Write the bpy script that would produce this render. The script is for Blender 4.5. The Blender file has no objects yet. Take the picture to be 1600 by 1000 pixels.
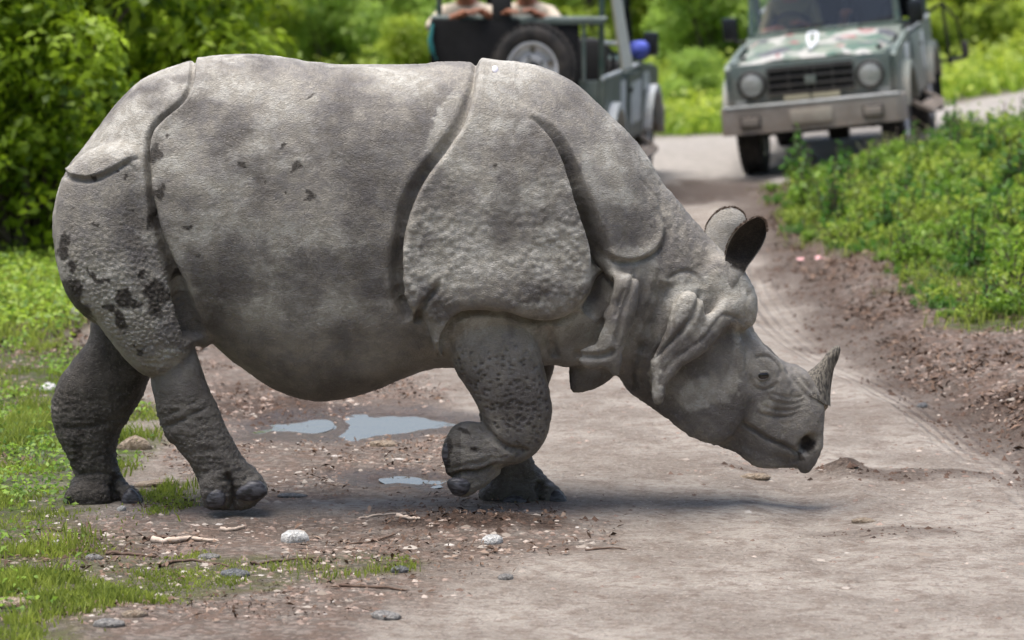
import bpy, bmesh, math, random
import numpy as np
from mathutils import Vector, Matrix

# ------------------------------------------------------------------ camera, world, sun, exposure
SC = bpy.context.scene
COL = SC.collection
CAM_H, CAM_D, FPX = 2.5, 14.0, 5600.0
PITCH = math.atan(705.0 / FPX)
cam_data = bpy.data.cameras.new('camera')
cam = bpy.data.objects.new('camera', cam_data)
COL.objects.link(cam)
cam.location = (0, -CAM_D, CAM_H)
cam.rotation_euler = (math.pi / 2 - PITCH, 0, 0)
cam_data.sensor_width = 36.0
cam_data.lens = 36.0 * FPX / 1600.0
cam_data.clip_start = 0.1
cam_data.clip_end = 3000
cam_data.dof.use_dof = True
cam_data.dof.focus_distance = 13.75
cam_data.dof.aperture_fstop = 3.0
SC.camera = cam

SUN_EL, SUN_AZ = math.radians(78), math.radians(-100)      # azimuth: direction the light comes from, from +Y clockwise
world = bpy.data.worlds.new('World'); SC.world = world
world.use_nodes = True
wn = world.node_tree.nodes; wl = world.node_tree.links
bg = wn['Background']
sky = wn.new('ShaderNodeTexSky'); sky.sky_type = 'NISHITA'; sky.sun_disc = False
sky.sun_elevation = SUN_EL; sky.sun_rotation = SUN_AZ
sky.air_density = 1.0; sky.dust_density = 4.0; sky.ozone_density = 1.0
wl.new(sky.outputs[0], bg.inputs[0]); bg.inputs[1].default_value = 0.058
sun_d = bpy.data.lights.new('sun', 'SUN'); sun_d.energy = 1.5; sun_d.angle = math.radians(45)
sun_d.color = (1.0, 0.97, 0.93)
sun = bpy.data.objects.new('sun', sun_d); COL.objects.link(sun)
sdir = Vector((math.sin(SUN_AZ) * math.cos(SUN_EL), math.cos(SUN_AZ) * math.cos(SUN_EL), math.sin(SUN_EL)))
sun.rotation_euler = sdir.to_track_quat('Z', 'Y').to_euler()
sun.location = sdir * 50
SC.view_settings.view_transform = 'Standard'
SC.view_settings.look = 'None'
SC.view_settings.gamma = 1.0
SC.view_settings.use_curve_mapping = False
SC.view_settings.exposure = 1.85
SC.render.engine = 'CYCLES'
SC.cycles.max_bounces = 8
SC.cycles.diffuse_bounces = 3
SC.cycles.glossy_bounces = 3
SC.cycles.transmission_bounces = 4
SC.cycles.transparent_max_bounces = 4

# ------------------------------------------------------------------ helpers
CP, SP = math.cos(PITCH), math.sin(PITCH)
def unproj_y(u, v, Y):
    """photo pixel -> world (X, Z) on the vertical plane y = Y"""
    u = np.asarray(u, float); v = np.asarray(v, float)
    a = (u - 800) / FPX; b = -(v - 500) / FPX
    dy = CP + b * SP; dz = -SP + b * CP
    t = (Y + CAM_D) / dy
    return a * t, CAM_H + dz * t
def unproj_z(u, v, Z=0.0):
    """photo pixel -> world (X, Y) on the horizontal plane z = Z"""
    u = np.asarray(u, float); v = np.asarray(v, float)
    a = (u - 800) / FPX; b = -(v - 500) / FPX
    dy = CP + b * SP; dz = -SP + b * CP
    t = (Z - CAM_H) / dz
    return a * t, dy * t - CAM_D
def proj(X, Y, Z):
    yy = Y + CAM_D; zz = Z - CAM_H
    d = yy * CP - zz * SP
    h = yy * SP + zz * CP
    return 800 + FPX * X / d, 500 - FPX * h / d
def sstep(x, a, b):
    t = np.clip((x - a) / (b - a), 0, 1)
    return t * t * (3 - 2 * t)
def spline(pts, n=8, closed=True):
    p = np.array(pts, float); N = len(p); out = []
    rng_ = range(N) if closed else range(N - 1)
    for i in rng_:
        if closed: a, b, c, d = p[(i - 1) % N], p[i], p[(i + 1) % N], p[(i + 2) % N]
        else: a, b, c, d = p[max(i - 1, 0)], p[i], p[i + 1], p[min(i + 2, N - 1)]
        for k in range(n):
            t = k / n
            out.append(0.5 * ((2 * b) + (c - a) * t + (2 * a - 5 * b + 4 * c - d) * t * t + (3 * b - a - 3 * c + d) * t ** 3))
    if not closed: out.append(p[-1])
    return np.array(out)
def poly_sd(px, py, P):
    """signed distance to closed polygon, positive inside; px, py arrays"""
    px = np.asarray(px, np.float32); py = np.asarray(py, np.float32)
    d2 = np.full(px.shape, 1e12, np.float32); ins = np.zeros(px.shape, bool)
    n = len(P)
    for i in range(n):
        ax, ay = P[i]; bx, by = P[(i + 1) % n]
        ex, ey = bx - ax, by - ay
        L = ex * ex + ey * ey + 1e-12
        t = np.clip(((px - ax) * ex + (py - ay) * ey) / L, 0, 1)
        q = (px - ax - ex * t) ** 2 + (py - ay - ey * t) ** 2
        np.minimum(d2, q, out=d2)
        if ay != by:
            c = (ay > py) != (by > py)
            ins ^= c & (px < ex * (py - ay) / (by - ay) + ax)
    return np.where(ins, 1, -1) * np.sqrt(d2)
def line_sd(px, py, P):
    """distance to open polyline with sign (+ on its left in x right / y up axes) and parameter 0..1"""
    best = np.full(px.shape, 1e12, np.float32); s = np.zeros(px.shape, np.float32); tt = np.zeros(px.shape, np.float32)
    seg = np.hypot(*(P[1:] - P[:-1]).T); cum = np.concatenate([[0], np.cumsum(seg)]); tot = cum[-1]
    for i in range(len(P) - 1):
        ax, ay = P[i]; ex, ey = P[i + 1] - P[i]
        L = ex * ex + ey * ey + 1e-12
        t = np.clip(((px - ax) * ex + (py - ay) * ey) / L, 0, 1)
        dx = px - ax - ex * t; dy = py - ay - ey * t
        q = dx * dx + dy * dy
        m = q < best
        best = np.where(m, q, best)
        s = np.where(m, np.sign(ex * dy - ey * dx), s)
        tt = np.where(m, (cum[i] + t * seg[i]) / tot, tt)
    return s * np.sqrt(best), tt

def hash3(ix, iy, iz, seed=0):
    h = (ix.astype(np.int64) * 73856093) ^ (iy.astype(np.int64) * 19349663) ^ (iz.astype(np.int64) * 83492791) ^ (seed * 2654435761)
    h = (h ^ (h >> 13)) * 1274126177 & 0x7fffffffffff
    h = h ^ (h >> 16)
    return ((h & 0xffffff) / float(0xffffff))
def vnoise(x, y, z, seed=0):
    x = np.asarray(x, float); y = np.asarray(y, float); z = np.asarray(z, float) + 0 * x
    xi, yi, zi = np.floor(x), np.floor(y), np.floor(z)
    fx, fy, fz = x - xi, y - yi, z - zi
    fx = fx * fx * (3 - 2 * fx); fy = fy * fy * (3 - 2 * fy); fz = fz * fz * (3 - 2 * fz)
    r = 0
    for a in (0, 1):
        for b in (0, 1):
            for c in (0, 1):
                w = (fx if a else 1 - fx) * (fy if b else 1 - fy) * (fz if c else 1 - fz)
                r = r + w * hash3(xi + a, yi + b, zi + c, seed)
    return r
def fbm(x, y, z=0.0, o=4, seed=0):
    r = 0; a = 0.5; f = 1
    for i in range(o):
        r = r + a * vnoise(x * f, y * f, np.asarray(z) * f, seed + i); a *= 0.5; f *= 2.03
    return r / (1 - 0.5 ** o)
def worley(x, y, z, seed=0):
    xi, yi, zi = np.floor(x), np.floor(y), np.floor(z)
    f1 = np.full(x.shape, 9.0); f2 = np.full(x.shape, 9.0)
    for a in (-1, 0, 1):
        for b in (-1, 0, 1):
            for c in (-1, 0, 1):
                cx, cy, cz = xi + a, yi + b, zi + c
                d = (cx + 0.03 + .94 * hash3(cx, cy, cz, seed) - x) ** 2 + (cy + 0.03 + .94 * hash3(cx, cy, cz, seed + 7) - y) ** 2 + (cz + 0.03 + .94 * hash3(cx, cy, cz, seed + 13) - z) ** 2
                f2 = np.minimum(f2, np.maximum(f1, d)); f1 = np.minimum(f1, d)
    return np.sqrt(f1), np.sqrt(f2)

def mesh_from(name, V, F, mat=None, parent=None, smooth=True, colors=None, attrs=None, link=True):
    """V (n,3), F (m,k) all faces the same size, or list of lists"""
    me = bpy.data.meshes.new(name)
    if isinstance(F, np.ndarray):
        V = np.asarray(V, np.float32); m, k = F.shape
        me.vertices.add(len(V)); me.vertices.foreach_set('co', V.ravel())
        me.loops.add(m * k); me.loops.foreach_set('vertex_index', F.astype(np.int32).ravel())
        me.polygons.add(m); me.polygons.foreach_set('loop_start', np.arange(0, m * k, k, dtype=np.int32))
        me.update(calc_edges=True)
    else:
        me.from_pydata([tuple(v) for v in V], [], [tuple(f) for f in F]); me.update()
    if smooth: me.polygons.foreach_set('use_smooth', np.ones(len(me.polygons), bool))
    for nm, c in (colors or {}).items():
        at = me.color_attributes.new(nm, 'FLOAT_COLOR', 'POINT')
        c4 = np.ones((len(me.vertices), 4), np.float32); c4[:, :c.shape[1]] = c
        at.data.foreach_set('color', c4.ravel())
    for nm, c in (attrs or {}).items():
        at = me.attributes.new(nm, 'FLOAT', 'POINT'); at.data.foreach_set('value', np.asarray(c, np.float32))
    if mat: me.materials.append(mat)
    if not link: return me
    o = bpy.data.objects.new(name, me); COL.objects.link(o)
    if parent: o.parent = parent
    return o
def tag(o, label=None, cat=None, group=None, kind=None):
    if label: o['label'] = label
    if cat: o['category'] = cat
    if group: o['group'] = group
    if kind: o['kind'] = kind
    return o
def empty(name, loc=(0, 0, 0), rz=0, rot=None):
    o = bpy.data.objects.new(name, None); COL.objects.link(o)
    o.empty_display_size = 0.1
    o.location = loc; o.rotation_euler = rot or (0, 0, rz)
    return o
def link_mesh(name, me, parent=None, loc=(0, 0, 0), rot=(0, 0, 0), sc=None):
    o = bpy.data.objects.new(name, me); COL.objects.link(o); o.location = loc; o.rotation_euler = rot
    if sc: o.scale = sc
    if parent: o.parent = parent
    return o

class NT:
    """small node-tree writer"""
    def __init__(s, name):
        s.m = bpy.data.materials.new(name); s.m.use_nodes = True
        s.n = s.m.node_tree.nodes; s.l = s.m.node_tree.links
        s.b = s.n['Principled BSDF']; s.out = s.n['Material Output']
    def N(s, t, **k):
        n = s.n.new('ShaderNode' + t)
        for a, v in k.items():
            if a.startswith('i_'):
                key = a[2:]; key = int(key) if key.isdigit() else key.replace('_', ' ')
                if hasattr(v, 'links') or isinstance(v, bpy.types.NodeSocket): s.l.new(v, n.inputs[key])
                else: n.inputs[key].default_value = v
            else: setattr(n, a, v)
        return n
    def val(s, x, node, key):
        if isinstance(x, bpy.types.NodeSocket): s.l.new(x, node.inputs[key])
        else: node.inputs[key].default_value = x
    def coord(s, kind='Object'): return s.N('TexCoord').outputs[kind]
    def noise(s, vec, scale, detail=4, rough=.55, dist=0.0):
        n = s.N('TexNoise'); s.l.new(vec, n.inputs['Vector']); n.inputs['Scale'].default_value = scale
        n.inputs['Detail'].default_value = detail; n.inputs['Roughness'].default_value = rough; n.inputs['Distortion'].default_value = dist
        return n.outputs[0]
    def voro(s, vec, scale, feat='F1', rand=1.0):
        n = s.N('TexVoronoi', feature=feat); s.l.new(vec, n.inputs['Vector']); n.inputs['Scale'].default_value = scale
        n.inputs['Randomness'].default_value = rand
        return n
    def ramp(s, x, lo, hi, a=0.0, b=1.0, smooth=True):
        n = s.N('MapRange'); n.interpolation_type = 'SMOOTHSTEP' if smooth else 'LINEAR'
        s.l.new(x, n.inputs[0])
        for i, v in enumerate((lo, hi, a, b)): n.inputs[i + 1].default_value = v
        return n.outputs[0]
    def math(s, op, a, b=0.0, c=None):
        n = s.N('Math', operation=op); s.val(a, n, 0); s.val(b, n, 1)
        if c is not None: s.val(c, n, 2)
        return n.outputs[0]
    def mix(s, f, a, b):
        n = s.N('Mix', data_type='RGBA'); s.val(f, n, 0)
        s.val(a if isinstance(a, bpy.types.NodeSocket) else (*a, 1), n, 6); s.val(b if isinstance(b, bpy.types.NodeSocket) else (*b, 1), n, 7)
        return n.outputs[2]
    def attr(s, name, out='Fac'): return s.N('Attribute', attribute_name=name).outputs[out]
    def bump(s, h, dist=0.01, strength=1.0, prev=None):
        n = s.N('Bump'); s.l.new(h, n.inputs['Height']); n.inputs['Distance'].default_value = dist; n.inputs['Strength'].default_value = strength
        if prev: s.l.new(prev, n.inputs['Normal'])
        return n.outputs[0]
    def mapping(s, vec, scale):
        n = s.N('Mapping'); s.l.new(vec, n.inputs[0]); n.inputs['Scale'].default_value = scale
        return n.outputs[0]
    def done(s, color=None, rough=None, normal=None, metal=None, spec=None):
        if color is not None: s.val(color if isinstance(color, bpy.types.NodeSocket) else (*color, 1), s.b, 'Base Color')
        if rough is not None: s.val(rough, s.b, 'Roughness')
        if normal is not None: s.l.new(normal, s.b.inputs['Normal'])
        if metal is not None: s.val(metal, s.b, 'Metallic')
        if spec is not None: s.val(spec, s.b, 'Specular IOR Level')
        return s.m
# ------------------------------------------------------------------ terrain
def wz(pts): 
    p = np.array(pts, float); x, y = unproj_z(p[:, 0], p[:, 1]); return np.stack([x, y], 1)
TRACK_R = wz([(1185, 292), (1190, 330), (1212, 380), (1252, 440), (1308, 500), (1375, 556), (1440, 603), (1520, 655), (1600, 705), (1720, 790)])
ROAD = np.concatenate([[(-1.9, -8), (-1.75, -2), (-1.7, 2), (-1.5, 6), (-1.1, 10), (-.9, 12.2), (-3, 14.2), (-9, 17), (-24, 22), (-24, 27), (-8, 21.8), (-1, 19.9), (1.4, 19.6), (3.6, 20.4), (6, 22.0), (14, 29), (40, 50), (40, 43), (14, 23.5), (6.2, 17.2), (4.2, 15.5), (2.6, 14.9), (2.15, 14.4), (1.95, 13.6)], TRACK_R, [(3.4, -8)]])
BANK = np.concatenate([TRACK_R + np.array([.02, 0]), [(9, -6), (16, 5), (14, 22), (6.2, 16.9), (4.3, 15.2), (2.7, 14.55), (2.2, 14.0)]])
PUD = [spline(wz(p), 5) for p in (
    [(512, 655), (535, 643), (575, 640), (625, 643), (680, 648), (725, 655), (700, 663), (650, 667), (610, 675), (565, 681), (522, 677)],
    [(372, 668), (410, 662), (455, 655), (505, 652), (512, 664), (480, 672), (430, 671), (395, 675)],
    [(598, 742), (630, 737), (690, 740), (706, 748), (670, 755), (620, 752)])]
TR1 = spline(wz([(1172, 380), (1178, 420), (1200, 470), (1240, 515), (1300, 556), (1390, 600), (1470, 650), (1580, 730), (1700, 830)]), 6, False)
TR2 = spline(wz([(1078, 300), (1060, 360), (1050, 450), (1080, 560), (1150, 660), (1260, 780), (1400, 1000)]), 6, False)
def height(x, y):
    x = np.asarray(x, float); y = np.asarray(y, float)
    far = 0.105 * np.clip(x - 2.0, 0, 5) * sstep(y, 10.5, 14.5)
    far = far + 0.03 * np.clip(y - 24, 0, 60) * (1 - .0 * x)
    db = poly_sd(x, y, BANK).astype(float)
    bank = (0.10 * sstep(db, -.05, .35) + 0.30 * sstep(db, .25, 2.2)) * (1 - sstep(y, 15, 19)) 
    left = 0.16 * sstep(-x, 2.3, 6) * sstep(y, 2, 6)
    n = (fbm(x * .9, y * .9, 0, 3, 5) - .5) * .05 + (fbm(x * 5, y * 3, 0, 3, 8) - .5) * .018
    n = n * (0.35 + .65 * sstep(np.hypot(x + .3, (y) * 1.0), 1.6, 3.2))
    rough = (fbm(x * 9, y * 7, 0, 3, 18) - .5) * .05 * sstep(db, -.25, .1) * (1 - sstep(db, .9, 2.5))
    h = far + bank + left + n + rough
    for P in PUD:
        d = poly_sd(x, y, P) + (fbm(x * 7, y * 5, 0, 4, 77) - .5) * .34
        h = h * (1 - sstep(d, -.25, 0)) - .010 * sstep(d, -.25, 0) - .022 * sstep(d, -.06, .07)
    # soil heap churned up beside the front foot, clod by the muzzle
    for cx, cy, a, b, hh in ((mx1, my1, .42, .16, .035), (mx2, my2, .10, .10, .05), (mx3, my3, .40, .20, .02), (mx4, my4, .3, .12, .02)):
        q = ((x - cx) / a) ** 2 + ((y - cy) / b) ** 2
        h = h + hh * np.exp(-q * 1.2) * (0.6 + .8 * vnoise(x * 14, y * 12, 0, 6))
    h = h - .075 * np.exp(-((x - .4) / 1.6) ** 2 - ((y - 14.8) / 2.2) ** 2)
    for T in (TR1, TR2):
        d, t = line_sd(x, y, T)
        h = h - .022 * np.exp(-(d / .16) ** 2) * sstep(t, .0, .1) * (1 - sstep(t, .75, 1)) + .014 * np.exp(-((np.abs(d) - .24) / .07) ** 2) * (1 - sstep(t, .7, 1))
    return h
(mx1, my1), (mx2, my2), (mx3, my3), (mx4, my4) = wz([(760, 822), (1320, 740), (1420, 745), (1400, 835)])
def axis(a, b, lo, hi, step, grow):
    c = list(np.arange(lo, hi, step)); s = step
    while c[-1] < b: s *= grow; c.append(c[-1] + s)
    s = step; l = [lo]
    while l[-1] > a: s *= grow; l.append(l[-1] - s)
    return np.array(sorted(set(l[1:] + c)))
xs = axis(-300, 300, -3.0, 4.2, .026, 1.06)
ys = axis(-40, 500, -2.8, 5.0, .026, 1.0115)
AXX, AXY = xs, ys
XG, YG = np.meshgrid(xs, ys, indexing='ij')
ZG = height(XG, YG)
def height(x, y):
    """height of the built terrain mesh at a point (bilinear)"""
    x = np.asarray(x, float); y = np.asarray(y, float)
    i = np.clip(np.searchsorted(AXX, x) - 1, 0, len(AXX) - 2); j = np.clip(np.searchsorted(AXY, y) - 1, 0, len(AXY) - 2)
    a = (x - AXX[i]) / (AXX[i + 1] - AXX[i]); b = (y - AXY[j]) / (AXY[j + 1] - AXY[j])
    return ZG[i, j] * (1 - a) * (1 - b) + ZG[i + 1, j] * a * (1 - b) + ZG[i, j + 1] * (1 - a) * b + ZG[i + 1, j + 1] * a * b
def field_at(A):
    def f(x, y):
        i = np.clip(np.searchsorted(AXX, x), 0, len(AXX) - 1); j = np.clip(np.searchsorted(AXY, y), 0, len(AXY) - 1); return A[i, j]
    return f
def soft(P, x, y, lo=-.15, hi=.15, nz=.3, f=3.0, seed=0):
    d = poly_sd(x, y, P) + (fbm(x * f, y * f * .7, 0, 4, seed) - .5) * nz * 2
    return sstep(d, lo, hi)
GA = wz([(-500, 528), (60, 533), (118, 545), (150, 600), (215, 632), (252, 690), (215, 730), (120, 760), (95, 800), (50, 850), (-50, 880), (-500, 980)])
GB = wz([(-500, 800), (95, 795), (240, 800), (230, 840), (180, 900), (150, 1000), (200, 1150), (-500, 1150)])
GC = wz([(60, 870), (250, 868), (450, 862), (640, 872), (660, 895), (560, 912), (420, 925), (300, 940), (60, 970)])
GD = wz([(225, 755), (330, 750), (350, 785), (250, 800), (205, 790)])
GE = np.array([(-30., 4.9), (-2.6, 5.1), (-2.15, 6.5), (-2.0, 9), (-2.6, 13.6), (-30, 20)])
GR = BANK.copy(); GR = spline(np.concatenate([TRACK_R[:1] + [(.05, .1)], TRACK_R[1:3] + [(.12, 0)], TRACK_R[3:6] + [(.45, .1)], TRACK_R[6:] + [(1.15, .9)], [(9, -6), (16, 5), (14, 22), (6.2, 16.8), (4.3, 15.1), (2.7, 14.45), (2.2, 13.9)]]), 3)
GF = np.array([(-80., 28), (-8, 21.9), (-1, 20.0), (1.4, 19.7), (3.6, 20.5), (6, 22.1), (14, 29.1), (45, 55), (300, 500), (-300, 500), (-300, 60)])
def green_density(x, y):
    g = soft(GA, x, y, -.12, .2, .28, 3, 3)
    g = np.maximum(g, .75 * soft(GB, x, y, -.1, .4, .3, 3.5, 5))
    g = np.maximum(g, .55 * soft(GC, x, y, -.03, .12, .16, 7, 6))
    g = np.maximum(g, .6 * soft(GD, x, y, -.03, .1, .12, 7, 7))
    g = np.maximum(g, soft(GE, x, y, -.3, .5, .5, 2, 8))
    g = np.maximum(g, soft(GR, x, y, -.12, .2, .25, 3, 9))
    g = np.maximum(g, soft(GF, x, y, -.2, .4, .4, 1.5, 10))
    left_far = sstep(-x, 2.2, 3.5) * sstep(-y, -3.5, -1)
    return np.maximum(g, 0 * left_far)
gd = green_density(XG, YG)
gdf_ = field_at(gd)
field_near = field_at(soft(GF, XG, YG, -.1, .4, .4, 1.5, 10)); bank_near = field_at(soft(GR, XG, YG, -.1, .25, .3, 3, 9)); thick_near = field_at(soft(GE, XG, YG, -.2, .3, .4, 2, 8))
dR = poly_sd(XG, YG, ROAD)
road = sstep(dR + (fbm(XG * 2.5, YG * 1.8, 0, 4, 31) - .5) * .5, -.1, .25)
wd_, _ = line_sd(XG, YG, TR1)
# brown litter: left and middle of the near ground, right verge, behind the hind legs
u0, v0 = proj(XG, YG, 0 * XG)
LZ1 = wz([(-500, 820), (120, 790), (320, 800), (600, 790), (900, 800), (930, 850), (760, 880), (620, 1000), (500, 1150), (-500, 1150)])
LZ2 = wz([(230, 640), (300, 530), (520, 540), (700, 590), (760, 690), (740, 780), (420, 800), (240, 790)])
LZ3 = wz([(-500, 470), (140, 470), (180, 500), (150, 535), (-500, 532)])
lit = .85 * soft(LZ1, XG, YG, -.2, .3, .35, 3, 12)
lit = np.maximum(lit, .8 * soft(LZ2, XG, YG, -.15, .3, .35, 4, 13))
lit = np.maximum(lit, .9 * soft(LZ3, XG, YG, -.2, .3, .3, 3, 14))
vr = poly_sd(XG, YG, BANK) + (fbm(XG * 3, YG * 2, 0, 3, 15) - .5) * .25
lit = np.maximum(lit, sstep(vr, -.12, .15))
lit = np.maximum(lit, .5 * sstep(-dR, .0, .5))
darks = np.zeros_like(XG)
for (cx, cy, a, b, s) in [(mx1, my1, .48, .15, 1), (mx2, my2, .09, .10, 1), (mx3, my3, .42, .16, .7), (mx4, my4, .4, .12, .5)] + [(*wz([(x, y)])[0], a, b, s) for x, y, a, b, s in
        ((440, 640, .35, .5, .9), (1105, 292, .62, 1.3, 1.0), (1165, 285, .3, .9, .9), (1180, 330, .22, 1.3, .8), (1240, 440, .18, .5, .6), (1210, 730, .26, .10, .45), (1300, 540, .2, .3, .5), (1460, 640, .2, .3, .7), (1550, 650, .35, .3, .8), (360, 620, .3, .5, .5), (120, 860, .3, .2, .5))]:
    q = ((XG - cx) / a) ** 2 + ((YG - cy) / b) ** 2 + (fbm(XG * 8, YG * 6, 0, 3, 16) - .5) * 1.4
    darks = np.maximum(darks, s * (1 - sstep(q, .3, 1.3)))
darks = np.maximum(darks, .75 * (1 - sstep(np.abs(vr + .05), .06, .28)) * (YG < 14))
wet = np.zeros_like(XG)
for P in PUD:
    d = poly_sd(XG, YG, P) + (fbm(XG * 7, YG * 5, 0, 3, 77) - .5) * .22
    wet = np.maximum(wet, sstep(d + (fbm(XG * 4, YG * 3, 0, 3, 78) - .5) * .5, -.34, -.04))
far_road = sstep(YG, 12.5, 14.5) * road
G = NT('ground_soil'); gc = G.coord('Object')
msk = G.N('Attribute', attribute_name='cover'); ms = G.N('SeparateColor'); G.l.new(msk.outputs['Color'], ms.inputs[0])
ms2a = G.N('Attribute', attribute_name='state'); ms2 = G.N('SeparateColor'); G.l.new(ms2a.outputs['Color'], ms2.inputs[0])
gn1 = G.noise(gc, 1.6, 6, .6, .3); gn2 = G.noise(gc, 9, 6, .65, .2); gn3 = G.noise(gc, 55, 5, .7); gn4 = G.noise(G.mapping(gc, (.7, 1.6, 1)), 26, 4, .65, .6)
gv = G.voro(gc, 42, 'F1'); gvc = G.N('SeparateColor'); G.l.new(gv.outputs['Color'], gvc.inputs[0])
rc = G.mix(G.ramp(gn1, .35, .65), (0.280, 0.238, 0.200), (0.455, 0.402, 0.348))
rc = G.mix(G.math('MULTIPLY', G.ramp(gn2, .45, .66), .75), rc, (0.225, 0.175, 0.140))
rc = G.mix(G.math('MULTIPLY', G.ramp(gn4, .52, .66), .6), rc, (0.165, 0.110, 0.088))
rc = G.mix(G.math('MULTIPLY', G.ramp(gn3, .52, .70), .6), rc, (0.60, 0.54, 0.48))
rc = G.mix(ms2.outputs[2], rc, G.mix(G.ramp(gn2, .35, .65), (0.40, .37, .335), (0.52, 0.48, .44)))
lc_ = G.mix(G.ramp(gn2, .40, .62), (0.060, 0.038, 0.028), (0.185, 0.130, 0.100))
lc_ = G.mix(G.math('MULTIPLY', G.ramp(gvc.outputs[0], .72, .80, 0, 1, False), .6), lc_, (0.34, 0.27, 0.23))
lc_ = G.mix(G.math('MULTIPLY', G.ramp(gn3, .52, .7), .5), lc_, (0.26, 0.13, 0.095))
col = G.mix(G.math('MULTIPLY', ms.outputs[1], G.ramp(gn2, .25, .60, .35, 1)), rc, lc_)
gg = G.mix(G.ramp(gn2, .35, .65), (0.030, 0.045, 0.010), (0.085, 0.125, 0.022))
gg = G.mix(G.math('MULTIPLY', G.ramp(gn4, .5, .66), .6), gg, (0.12, 0.080, 0.045))
col = G.mix(G.math('MULTIPLY', ms.outputs[2], G.ramp(gn2, .3, .6, .45, 1)), col, gg)
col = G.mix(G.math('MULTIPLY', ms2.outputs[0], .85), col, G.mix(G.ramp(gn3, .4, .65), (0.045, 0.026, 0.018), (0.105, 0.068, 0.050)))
col = G.mix(G.math('MULTIPLY', ms2.outputs[1], .85), col, G.mix(gn2, (0.060, 0.042, 0.034), (0.15, 0.115, 0.095)))
trk = G.attr('lane')
ribs = G.math('SINE', G.math('MULTIPLY', trk, 2 * math.pi / .062))
rib_m = G.math('MULTIPLY', G.ramp(G.math('ABSOLUTE', trk), .14, .22, 1, 0), G.attr('lane_on'))
hgt = G.math('ADD', G.math('MULTIPLY', gn3, .9), G.math('MULTIPLY', gn2, 1.4))
hgt = G.math('ADD', hgt, G.math('MULTIPLY', gn4, 1.2))
hgt = G.math('ADD', hgt, G.math('MULTIPLY', gv.outputs[0], -.4))
hgt = G.math('ADD', hgt, G.math('MULTIPLY', G.math('MULTIPLY', ribs, rib_m), .38))
nbg = G.bump(hgt, .03, 1.0)
rgh = G.ramp(ms2.outputs[1], 0, 1, .92, .35)
ground_m = G.done(col, rgh, nbg, spec=.25)
cover = np.stack([road, lit, gd], -1); state = np.stack([darks, wet, far_road * .9], -1)
lane_on = (1 - sstep(np.abs(wd_), .2, .3)) * (1 - sstep(np.abs(YG - 5.0), 5.5, 7.5)) * (.4 + .6 * sstep(fbm(XG * 2, YG * 1.2, 0, 3, 91), .38, .55))
VG = np.stack([XG, YG, ZG], -1).reshape(-1, 3)
nx, ny = XG.shape
i, j = np.meshgrid(np.arange(nx - 1), np.arange(ny - 1), indexing='ij')
FG = np.stack([i * ny + j, (i + 1) * ny + j, (i + 1) * ny + j + 1, i * ny + j + 1], -1).reshape(-1, 4)
fc = dR.reshape(-1)[FG].mean(1) > 0
for nm, sel in (('dirt_road', fc), ('ground', ~fc)):
    F_ = FG[sel]; uq, inv = np.unique(F_, return_inverse=True)
    o = mesh_from(nm, VG[uq], inv.reshape(F_.shape), ground_m, colors={'cover': cover.reshape(-1, 3)[uq], 'state': state.reshape(-1, 3)[uq]},
                  attrs={'lane': wd_.reshape(-1)[uq], 'lane_on': lane_on.reshape(-1)[uq]})
    tag(o, kind='structure')
# water
Wt = NT('puddle_water'); wnz = Wt.noise(Wt.coord('Object'), 9, 2)
watm = Wt.done((0.10, 0.095, 0.085), .03, Wt.bump(wnz, .0015), spec=.9)
for P, lb in zip(PUD, ('large sky blue puddle', 'narrow puddle', 'small puddle')):
    c = P.mean(0); Q = c + (P - c) * 1.12; WZ = -.0195 + .003 * (lb[0] == 'n')
    Vp = np.concatenate([np.stack([Q[:, 0], Q[:, 1], np.full(len(Q), WZ)], 1), [[c[0], c[1], WZ]]])
    n = len(Q); o = mesh_from('puddle', Vp, np.array([[k, (k + 1) % n, n] for k in range(n)]), watm)
    tag(o, kind='structure')
# ------------------------------------------------------------------ rhinoceros
def px_poly(pts, Y, n=6):
    p = spline(pts, n)
    x, z = unproj_y(p[:, 0], p[:, 1], Y)
    return np.stack([x, z], 1)
def poisson(mask, h):
    """laplace(u) = -2 inside mask, u = 0 outside (coarse to fine)"""
    levels = []
    m = mask
    while min(m.shape) > 24 and len(levels) < 4:
        levels.append(m)
        a, b = (m.shape[0] + 1) // 2 * 2, (m.shape[1] + 1) // 2 * 2
        mm = np.zeros((a, b), bool); mm[:m.shape[0], :m.shape[1]] = m
        m = mm.reshape(a // 2, 2, b // 2, 2).mean((1, 3)) > 0.5
    levels.append(m)
    u = np.zeros(levels[-1].shape)
    for k in range(len(levels) - 1, -1, -1):
        m = levels[k]; hh = h * 2 ** k
        if u.shape != m.shape:
            u = np.repeat(np.repeat(u, 2, 0), 2, 1)[:m.shape[0], :m.shape[1]]
        u = u * m
        ii, jj = np.indices(m.shape); red = ((ii + jj) % 2 == 0) & m; blk = ((ii + jj) % 2 == 1) & m
        for it in range(400 if k == len(levels) - 1 else 70):
            for c in (red, blk):
                p = np.pad(u, 1)
                s = (p[:-2, 1:-1] + p[2:, 1:-1] + p[1:-1, :-2] + p[1:-1, 2:] + 2 * hh * hh) / 4
                u = np.where(c, u + 1.5 * (s - u), u)
    return u
VOX = 0.0105
X0, X1, Yh, Z0, Z1 = -1.95, 1.5, 0.66, -0.03, 1.95
gx = np.arange(X0, X1, VOX); gy = np.arange(-Yh, Yh + VOX, VOX); gz = np.arange(Z0, Z1, VOX)
FIELD = np.full((len(gx), len(gy), len(gz)), -0.2, np.float32)
def smax(a, b, r):
    if r <= 0: return np.maximum(a, b)
    h = np.maximum(r - np.abs(a - b), 0) / r
    return np.maximum(a, b) + h * h * r * 0.25
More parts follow.
